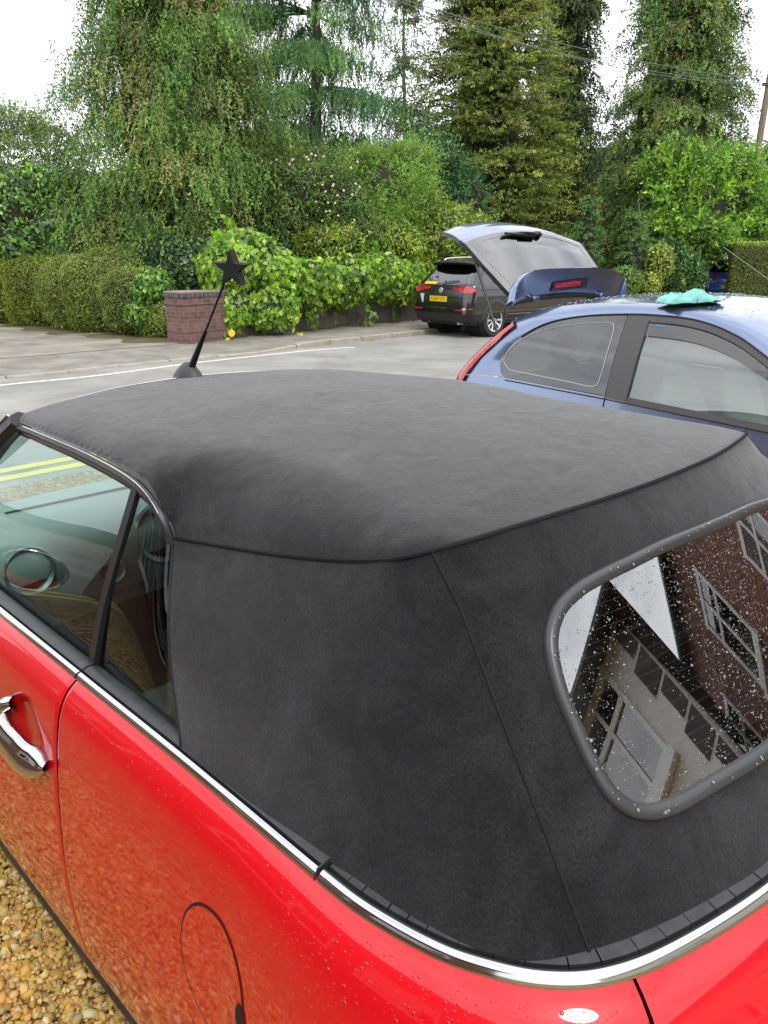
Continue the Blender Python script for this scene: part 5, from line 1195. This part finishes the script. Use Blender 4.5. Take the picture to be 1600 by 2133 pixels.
def bush(name, label, base, blobs, n, lL, lW, cols, w, cat='bush', mat='leaf', down=.3, outw=.2, depth=.14, sup=2.0, seed=1, group=None, bump=.16, bs=2.2, core=True, front=.3, clump=True, jit=.18, stems=None, sprigs=0, spl_=.35):
    """leafy mass on one or more ellipsoids (cx, cy, cz, rx, ry, rz) in world metres"""
    global rng
    keep = rng; rng = np.random.default_rng(seed); root = empty(name, tuple(base), 0, label, cat, group); base = np.array(base, float)
    B = np.array(blobs, float); area = (B[:, 3] * B[:, 5] + B[:, 4] * B[:, 5] + B[:, 3] * B[:, 4]); k = rng.choice(len(B), n, p=area / area.sum()); b = B[k]
    u = unit(rnd(n * 1)); flip = (u[:, 1] > front) & (rng.uniform(size=n) < .8); u[flip, 1] *= -1
    if sup > 2: u = u / (np.abs(u) ** sup).sum(1, keepdims=True) ** (1 / sup)
    Pn = u * b[:, 3:6]; W3 = b[:, :3] + Pn
    r = (1 - np.abs(rng.normal(size=n)) * depth) * (1 + bump * wob(W3, bs, seed) + bump * .5 * wob(W3, bs * 2.7, seed + 3))
    P = b[:, :3] + Pn * r[:, None]; ins = np.zeros(n, bool)
    for bb in B: ins |= (((P - bb[:3]) / bb[3:6]) ** 2).sum(1) < .42
    P, u, b = P[~ins], u[~ins], b[~ins]; n = len(P); P = P[:, :] ; ok = P[:, 2] > .04; P, u = P[ok], u[ok]; n = len(P)
    nr = unit(u + rnd(n) * .55); ax = unit(np.cross(nr, rnd(n)) + np.array([0, 0, -1.]) * down + u * outw)
    cc = pick(cols, w, n, jit)
    if clump:
        q = wob(P, bs * 1.6, seed + 9.)[:, None]; cc = np.clip(cc * (1 + .28 * q), .004, 1)
    LL = lL * rng.uniform(.6, 1.3, n); WW = lW * rng.uniform(.7, 1.25, n)
    if sprigs:
        k = rng.integers(0, n, sprigs); m_ = 13; d = unit(u[k] + rnd(sprigs) * .35 + np.array([0, 0, .45 - down * .6])); l = np.linspace(.0, 1, m_)
        ln = spl_ * rng.uniform(.4, 1.3, sprigs); S0 = P[k][:, None] + d[:, None] * (ln[:, None] * l)[..., None] + np.array([0, 0, -.18]) * (ln[:, None] * l ** 2)[..., None]
        sd = unit(rng.normal(size=(sprigs, m_, 3)) + d[:, None] * .9); S0 = S0.reshape(-1, 3); sd = sd.reshape(-1, 3); ns_ = len(S0)
        P = np.vstack([P, S0]); ax = np.vstack([ax, sd]); nr = np.vstack([nr, unit(np.cross(sd, rnd(ns_)) + np.array([0, 0, .4]))])
        cs_ = (cc[k] * np.array([1.25, 1.2, 1.1]))[:, None] * np.ones((1, m_, 1)) * (1 + rng.normal(size=(sprigs, m_, 1)) * .12); cc = np.vstack([cc, np.clip(cs_.reshape(-1, 3), .004, 1)])
        LL = np.r_[LL, lL * rng.uniform(.6, 1.2, ns_)]; WW = np.r_[WW, lW * rng.uniform(.6, 1.1, ns_)]; n = len(P)
    foliage('leaves', M[mat], root, P - base, ax, nr, LL, WW, cc, .18)
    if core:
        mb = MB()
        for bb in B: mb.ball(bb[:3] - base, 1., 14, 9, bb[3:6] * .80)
        mb.build('twigs_or_core', M['darkcore'], root)  # solid dark balls filling the bush as its painted inner shade
    if stems:
        st = []; en = []
        for _ in range(stems):
            bb = B[rng.integers(len(B))]; a = bb[:3] + np.array([rng.normal() * .15, rng.normal() * .15, -bb[5] * .7]); d = unit(rng.normal(size=3) + np.array([0, -.6, .6])); st.append(a - base); en.append(bb[:3] + d * bb[3:6] * 1.08 - base)
        twigs_or_core('stems', root, st, en, .014)
    rng = keep; return root
def bl_(px, py, y, rx, ry, rz): p = at(px, py, y); return (p[0], p[1], p[2], rx, ry, rz)
LIME = [(.24, .40, .035), (.17, .31, .03), (.32, .46, .06), (.08, .17, .03)]
DARKI = [(.03, .07, .022), (.05, .11, .03), (.16, .28, .05)]
# clipped hedges left of the pier
bush('clipped_hedge', 'big rounded clipped hedge, olive green, left of the brick pier', (-6.4, 18.0, 0),
     [(-6.15, 18.25, .95, 1.15, .75, 1.0), (-5.35, 17.55, .75, .85, .6, .72), (-7.15, 18.95, .85, .95, .7, .95), (-4.75, 17.05, .42, .55, .45, .42)], 60000, .050, .026, [(.16, .225, .04), (.23, .27, .045), (.10, .15, .035), (.25, .22, .08)], [4, 3, 3, 1], 'hedge', depth=.09, sup=3.0, seed=5, bump=.10, bs=2.2, front=.1, sprigs=500, spl_=.10)
bush('clipped_hedge', 'low yellow-green hedge at the left edge of the picture', (-9.1, 20.3, 0),
     [(-9.9, 20.9, .75, 1.1, .7, .85), (-8.5, 20.0, .80, .95, .7, .95)], 36000, .052, .027, [(.19, .24, .02), (.27, .31, .03), (.10, .14, .02)], [4, 3, 3], 'hedge', depth=.09, sup=3.0, seed=6, bump=.12, bs=2.6, front=.1, sprigs=300, spl_=.12)
bush('hedge_laurel', 'small leafy bright green clump between the hedge and the brick pier', (-4.7, 17.2, 0),
     [bl_(318, 595, 17.0, .42, .4, .36), bl_(300, 655, 16.9, .38, .3, .3)], 1500, .11, .075, [(.12, .26, .04), (.22, .38, .05), (.05, .12, .03)], [3, 2, 2], 'bush', depth=.25, seed=7, down=.7)
bush('dark_ivy', 'dark ivy mass with a few lime leaves above the brick pier', (-4.9, 18.2, 0),
     [bl_(385, 560, 18.0, .95, .6, .75), bl_(320, 540, 18.4, .7, .5, .5), bl_(430, 530, 18.4, .6, .5, .5)], 9500, .095, .080, DARKI, [4, 4, 1], 'ivy', 'gloss', down=.9, depth=.16, seed=8)
# the bright ivy hanging over the wall
ivb = []
for px, py, y, rx, ry, rz in ((480, 560, 16.9, .62, .45, .62), (560, 570, 17.4, .85, .5, .80), (640, 590, 18.0, .80, .5, .62), (715, 585, 18.9, .80, .5, .60), (790, 580, 19.9, .80, .5, .62), (560, 640, 16.9, .72, .32, .45), (490, 640, 16.55, .36, .25, .42), (840, 585, 20.6, .6, .5, .55), (500, 510, 17.6, .7, .5, .4)):
    ivb.append(bl_(px, py, y, rx, ry, rz))
bush('lime_ivy', 'bright lime-green ivy with large leaves tumbling over the concrete wall', (-2.2, 17.8, 0), ivb, 13500, .135, .120, LIME, [4, 4, 2, 3], 'ivy', 'gloss', down=1.3, depth=.18, outw=.1, seed=9, bump=.2, bs=2.2, jit=.22, sprigs=90, spl_=.35)
bush('ivy_trail', 'short ivy tendril hanging down the face of the concrete wall', (-1.85, 18.0, 0), [bl_(652, 640, 17.75, .22, .12, .36)], 130, .12, .10, LIME, [3, 3, 2, 1], 'ivy', 'gloss', down=1.3, depth=.4, seed=10, core=False, stems=3)
bush('ground_ivy', 'little ivy plant growing on the pavement at the foot of the wall', (-.7, 19.2, 0.1), [bl_(768, 664, 19.1, .20, .16, .22)], 90, .10, .08, LIME, [2, 3, 1, 2], 'ivy', 'gloss', down=.6, depth=.4, seed=12, core=False, stems=3)
YEL = [(.26, .34, .035), (.17, .27, .035), (.36, .42, .06), (.08, .15, .025)]
bush('laurel_hedge', 'dense yellow-green laurel hedge left of the black SUV', (1.0, 22.2, 0),
     [bl_(700, 520, 20.2, 1.0, .7, .75), bl_(790, 510, 21., 1.05, .8, 1.0), bl_(880, 500, 22., 1.1, .8, 1.3), bl_(950, 500, 23., 1.1, .9, 1.15), bl_(880, 590, 21.6, 1.3, .7, .75), bl_(960, 560, 22.6, 1.0, .8, 1.0), bl_(1040, 560, 24.0, 1.1, .9, 1.0)], 36000, .125, .048, YEL, [4, 4, 2, 3], 'hedge', 'gloss', down=.3, depth=.18, seed=13, bump=.22, bs=1.8, sprigs=500, spl_=.35)
bush('rose_shrub', 'loose wild rose shrub with pale flowers above the lime ivy', (-2.3, 20.6, 0),
     [bl_(620, 400, 20.4, 1.05, .8, .85), bl_(700, 430, 20.8, 1.1, .8, .9), bl_(590, 460, 20.2, .8, .6, .6), bl_(660, 350, 20.8, .75, .6, .55), bl_(740, 490, 20.6, 1.0, .6, .6)], 30000, .060, .036, [(.10, .19, .045), (.14, .24, .05), (.05, .10, .03), (.24, .30, .06)], [4, 3, 3, 1], 'bush', down=.2, depth=.26, seed=14, bump=.28, bs=2.2, stems=60, sprigs=700, spl_=.5)
fl_b = at(650, 400, 20.0)
bush('light_willow_shrub', 'feathery light green shrub right of the wild rose', (-.1, 21.4, 0),
     [bl_(800, 400, 21.4, 1.0, .7, .95), bl_(850, 350, 21.8, .8, .7, .65), bl_(760, 350, 21.6, .7, .6, .5), bl_(850, 440, 21.6, .8, .6, .8), bl_(790, 460, 21.2, .8, .6, .6)], 34000, .070, .024, [(.18, .31, .055), (.13, .24, .045), (.24, .36, .07)], [4, 3, 2], 'bush', down=.1, outw=.7, depth=.28, seed=15, bump=.28, bs=2.0, stems=24, sprigs=900, spl_=.5)
bush('dark_laurel', 'dark leafy shrub beside the olive cypress', (2.3, 24.5, 0),
     [bl_(905, 350, 24.2, .9, .7, .95), bl_(965, 410, 24.6, .8, .7, .8), bl_(925, 420, 24.2, .9, .7, .8)], 13000, .115, .055, [(.045, .12, .045), (.07, .17, .06), (.03, .08, .03)], [3, 3, 2], 'bush', 'gloss', down=.4, depth=.3, seed=16, bump=.35, bs=1.7, sprigs=260, spl_=.5)
bush('climbing_ivy', 'ivy covered bush with big hanging leaves at the left edge', (-9.6, 21.0, 0),
     [bl_(40, 440, 20.6, .95, .7, .75), bl_(120, 470, 20.6, .85, .7, .6), bl_(30, 510, 20.4, 1.0, .7, .6), bl_(150, 520, 20.2, .8, .5, .5), bl_(80, 390, 21., .9, .6, .5)], 11000, .13, .085, [(.07, .15, .04), (.20, .36, .055), (.045, .095, .035)], [4, 4, 3], 'ivy', 'gloss', down=1.2, depth=.3, seed=17, bump=.3, stems=14, sprigs=120, spl_=.4)
bush('small_leaved_tree', 'airy small leaved tree against the sky at the left edge', (-10.9, 25., 0),
     [bl_(60, 330, 25., 1.5, 1.1, 1.05), bl_(30, 275, 25.2, 1.0, .8, .65), bl_(110, 310, 25., .9, .8, .75), bl_(40, 400, 25, 1.5, 1., .8)], 26000, .075, .045, [(.13, .20, .06), (.18, .26, .08), (.08, .13, .045)], [3, 3, 2], 'tree', down=.0, outw=.4, depth=.30, seed=18, bump=.25, bs=2.0, core=False, stems=40, sprigs=900, spl_=.5)
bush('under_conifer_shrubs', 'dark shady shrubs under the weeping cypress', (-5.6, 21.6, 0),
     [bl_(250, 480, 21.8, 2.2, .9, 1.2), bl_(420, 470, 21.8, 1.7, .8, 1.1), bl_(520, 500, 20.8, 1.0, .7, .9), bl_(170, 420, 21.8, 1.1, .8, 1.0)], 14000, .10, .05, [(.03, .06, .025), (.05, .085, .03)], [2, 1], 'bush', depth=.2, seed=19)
FAR = [(.035, .065, .025), (.05, .09, .03)]
bush('background_trees', 'dark mass of trees far behind the garden shrubs and conifers', (2, 38, 0),
     [bl_(640, 420, 34, 4.5, 1.5, 2.8), bl_(900, 440, 36, 4.5, 1.5, 2.6), bl_(1150, 460, 40, 5.5, 1.5, 3.0), bl_(1290, 430, 42, 4.5, 1.5, 3.6)], 20000, .22, .12, FAR, [1, 1], 'trees', depth=.15, seed=20)
bush('background_trees', 'far trees beyond the low yellow-green hedge, outside the left edge', (-20, 31, 0), [(-17, 32, 2.5, 5., 2., 3.2), (-25, 31, 2.5, 6., 2., 3.)], 9000, .22, .12, FAR, [1, 1], 'trees', depth=.15, seed=27)
bush('background_trees', 'far trees beyond the telegraph pole at the right edge', (24, 42, 0), [(25, 42, 3, 6, 2, 3.2)], 5000, .22, .12, FAR, [1, 1], 'trees', depth=.15, seed=28)
BR = [(.17, .32, .035), (.12, .25, .035), (.25, .40, .05), (.05, .12, .025)]
bush('bright_laurel', 'large bright green laurel at the right in front of the tall conifer', (12.6, 30., 0),
     [bl_(1440, 430, 28.5, 1.5, 1., 1.25), bl_(1500, 400, 29., 1.6, 1., 1.3), bl_(1400, 380, 29., 1.0, .8, 1.0), bl_(1455, 480, 28., 1.3, .9, .75), bl_(1545, 440, 29.5, 1.2, 1., 1.5), bl_(1400, 480, 28.4, 1.1, .8, .8), bl_(1370, 350, 29.4, .7, .6, .6)], 20000, .17, .075, BR, [4, 4, 2, 2], 'bush', 'gloss', down=.1, outw=.6, depth=.22, seed=22, bump=.38, bs=1.3, stems=10, sprigs=900, spl_=.7)
bush('ivy_hedge', 'dark glossy ivy hedge low beside the distant blue car', (11.2, 27.6, 0),
     [bl_(1415, 568, 27.4, 1.0, .8, .85), bl_(1375, 560, 27.0, .85, .7, .9), bl_(1455, 515, 28.2, .75, .6, .5)], 15000, .11, .075, [(.05, .12, .03), (.09, .19, .04), (.03, .07, .025)], [3, 3, 2], 'hedge', 'gloss', down=1.1, depth=.2, seed=23, bump=.2, sprigs=200, spl_=.3)
bush('variegated_shrub', 'yellow variegated shrub beside the dark ivy hedge', (9.4, 26.4, 0), [bl_(1372, 545, 26.2, .55, .4, .55), bl_(1350, 590, 26.0, .45, .4, .4)], 2600, .10, .055, [(.42, .44, .06), (.30, .36, .05), (.12, .20, .04)], [2, 3, 2], 'bush', 'gloss', depth=.3, seed=24)
bush('low_green_bush', 'low mid green bush behind the roof spoiler of the blue hatchback', (7.7, 25.6, 0), [bl_(1300, 585, 25.2, .6, .5, .5), bl_(1265, 600, 25.0, .5, .4, .45), bl_(1180, 540, 26, 1.0, .7, .8)], 6500, .075, .045, [(.10, .20, .035), (.15, .26, .04)], [1, 1], 'bush', depth=.2, seed=25)
# square clipped hedge at the right
def boxhedge():
    root = empty('square_clipped_hedge', (11.70, 27.1, 0), radians(-20), 'tall square-cut hedge with a flat top at the right edge', 'hedge'); global rng; keep = rng; rng = np.random.default_rng(77)
    n = 52000; L_, D_, H_ = 6.0, 1.6, 2.12; f = rng.uniform(size=n); P = np.stack([rng.uniform(0, L_, n), rng.uniform(0, D_, n), rng.uniform(0, H_, n)], 1); nr = np.zeros((n, 3))
    a = f < .62; P[a, 1] = -np.abs(rng.normal(size=a.sum())) * -.03; nr[a] = (0, -1, 0); b = (f >= .62) & (f < .84); P[b, 2] = H_ - np.abs(rng.normal(size=b.sum())) * .03; nr[b] = (0, 0, 1); c = f >= .84; P[c, 0] = np.abs(rng.normal(size=c.sum())) * .03; nr[c] = (-1, 0, 0)
    P[:, 1] += .03 * wob(P, 3.); P[:, 2] += .02 * wob(P, 4., 3.)
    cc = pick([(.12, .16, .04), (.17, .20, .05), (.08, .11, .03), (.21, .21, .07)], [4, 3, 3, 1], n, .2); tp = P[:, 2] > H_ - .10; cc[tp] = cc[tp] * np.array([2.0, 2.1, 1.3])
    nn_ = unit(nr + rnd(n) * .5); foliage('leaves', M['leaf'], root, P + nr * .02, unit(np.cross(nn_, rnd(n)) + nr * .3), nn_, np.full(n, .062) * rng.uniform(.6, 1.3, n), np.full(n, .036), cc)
    MB().box((L_ / 2 + .05, D_ / 2, H_ / 2 - .08), (L_ - .30, D_ - .30, H_ - .16)).build('twigs_or_core', M['darkcore'], root); rng = keep  # solid dark block behind the leaves, painted as inner shade
boxhedge()
bush('grey_green_tree', 'hazy grey-green tree at the far right behind the laurel', (18.6, 40, 0), [bl_(1600, 400, 40, 2.0, 1.5, 2.6), bl_(1570, 470, 39, 1.5, 1.2, 1.6)], 12000, .16, .08, [(.09, .12, .07), (.13, .16, .09)], [1, 1], 'tree', depth=.25, seed=26, stems=8)
# flowers in the rose
n = 60; k = rng.integers(0, 5, n); Bp_ = np.array([at(px, py, 19.75 + .2 * rng.uniform()) for px, py in zip(rng.uniform(560, 760, n), rng.uniform(320, 500, n))])
fo = MB()
for p in Bp_: fo.ball(p - np.array([-2.3, 20.6, 0]), .030, 6, 4, (1, .6, 1))
# ---- pole and wires
pole = empty('telegraph_pole', (12.85, 29.3, 0), 0, 'wooden telegraph pole leaning slightly at the right edge', 'pole')
MB().tube([(0, 0, 0), (.10, 0, 3.8), (.2, 0, 7.55)], [.14, .12, .10], 10).build('shaft', pm('pole_wood', (.17, .13, .09), .9, var=(3., (.24, .20, .15), 5., .4, .7, (6, 6, .4)), bump=(20., .5, .01)), pole)
MB().box((.2, -.06, 7.2), (.5, .08, .08)).build('bracket', M['satin'], pole)
m_wire = pm('cable_sheath', (.16, .16, .17), .6)
pt = np.array([13.04, 29.2, 7.3])
for i, (px, py, y, lab) in enumerate(((715, -40, 20, 'upper overhead telephone cable crossing the sky from the pole'), (805, 8, 20.5, 'lower overhead telephone cable crossing the sky from the pole'), (860, 14, 22, 'middle overhead telephone cable in front of the conifers'))):
    a = at(px, py, y); b = pt + np.array([0, 0, -.06 * i]); T_l = np.linspace(-.25, 1, 50)[:, None]; P = a + (b - a) * T_l; P[:, 2] -= (.28 + .06 * i) * (4 * T_l[:, 0] * (1 - T_l[:, 0]))
    tag(MB().tube(P, .009, 5).build('overhead_cable', m_wire, None), lab, 'cable')
c0 = at(1508, 515, 26.6); c1 = at(1640, 610, 24.5); tag(MB().tube(np.linspace(c0, c1, 12), .007, 5).build('stay_wire', pm('galvanised_wire', (.4, .42, .44), .5), None), 'grey stay wire slanting down in front of the square hedge', 'wire')
fo.build('blossoms', pm('pale_rose_petal', (.72, .55, .42), .6), bpy.data.objects['rose_shrub'])
# ---- fallen leaves on the pavement, one big yellow leaf by the pier
n = 520; t = rng.uniform(.03, .62, n); ix = (t * 399).astype(int); side_ = unit(np.gradient(wline, axis=0))[ix]; nn_ = np.stack([side_[:, 1], -side_[:, 0]], 1); dd = .08 + np.abs(rng.normal(size=n)) * .22
P = np.c_[wline[ix] + nn_ * dd[:, None], np.full(n, .108)]
k2 = rng.integers(60, 118, 170); P2 = np.c_[farK[k2] - unit(np.stack([-np.gradient(farK[:, 1]), np.gradient(farK[:, 0])], 1))[k2] * rng.uniform(.02, .22, (170, 1)), np.full(170, .012)]
P = np.vstack([P, P2]); n = len(P); nr = unit(np.array([0, 0, 1.]) + rnd(n) * .25); ax = unit(np.cross(nr, rnd(n)))
o = npmesh('fallen_leaves', leafquads(P, ax, nr, rng.uniform(.03, .08, n), rng.uniform(.02, .05, n)), 4, pm('dead_leaf', (.2, .1, .04), .8, attr='leafcol'), None, np.repeat(pick([(.16, .08, .035), (.26, .15, .06), (.45, .33, .05), (.10, .05, .03)], [4, 3, 1, 3], n), 4, 0))
tag(o, 'brown fallen leaves littering the foot of the wall and the gutter', 'leaf litter', kind='stuff')
yl = gnd(483, 700, .14); lf = [(x * .7, y * .7) for x, y in [(0, -.12), (.06, -.10), (.11, -.02), (.09, .06), (.03, .11), (0, .14), (-.04, .10), (-.10, .05), (-.10, -.03), (-.05, -.10)]]
o = MB().prism(lf, -.006, .006, Matrix.Translation((yl[0], yl[1], .20)) @ Matrix.Rotation(radians(70), 4, 'X')).build('yellow_leaf', pm('yellow_leaf', (.80, .48, .02), .6), None, bevel=.004); tag(o, 'single large yellow leaf lying at the foot of the brick pier', 'leaf')
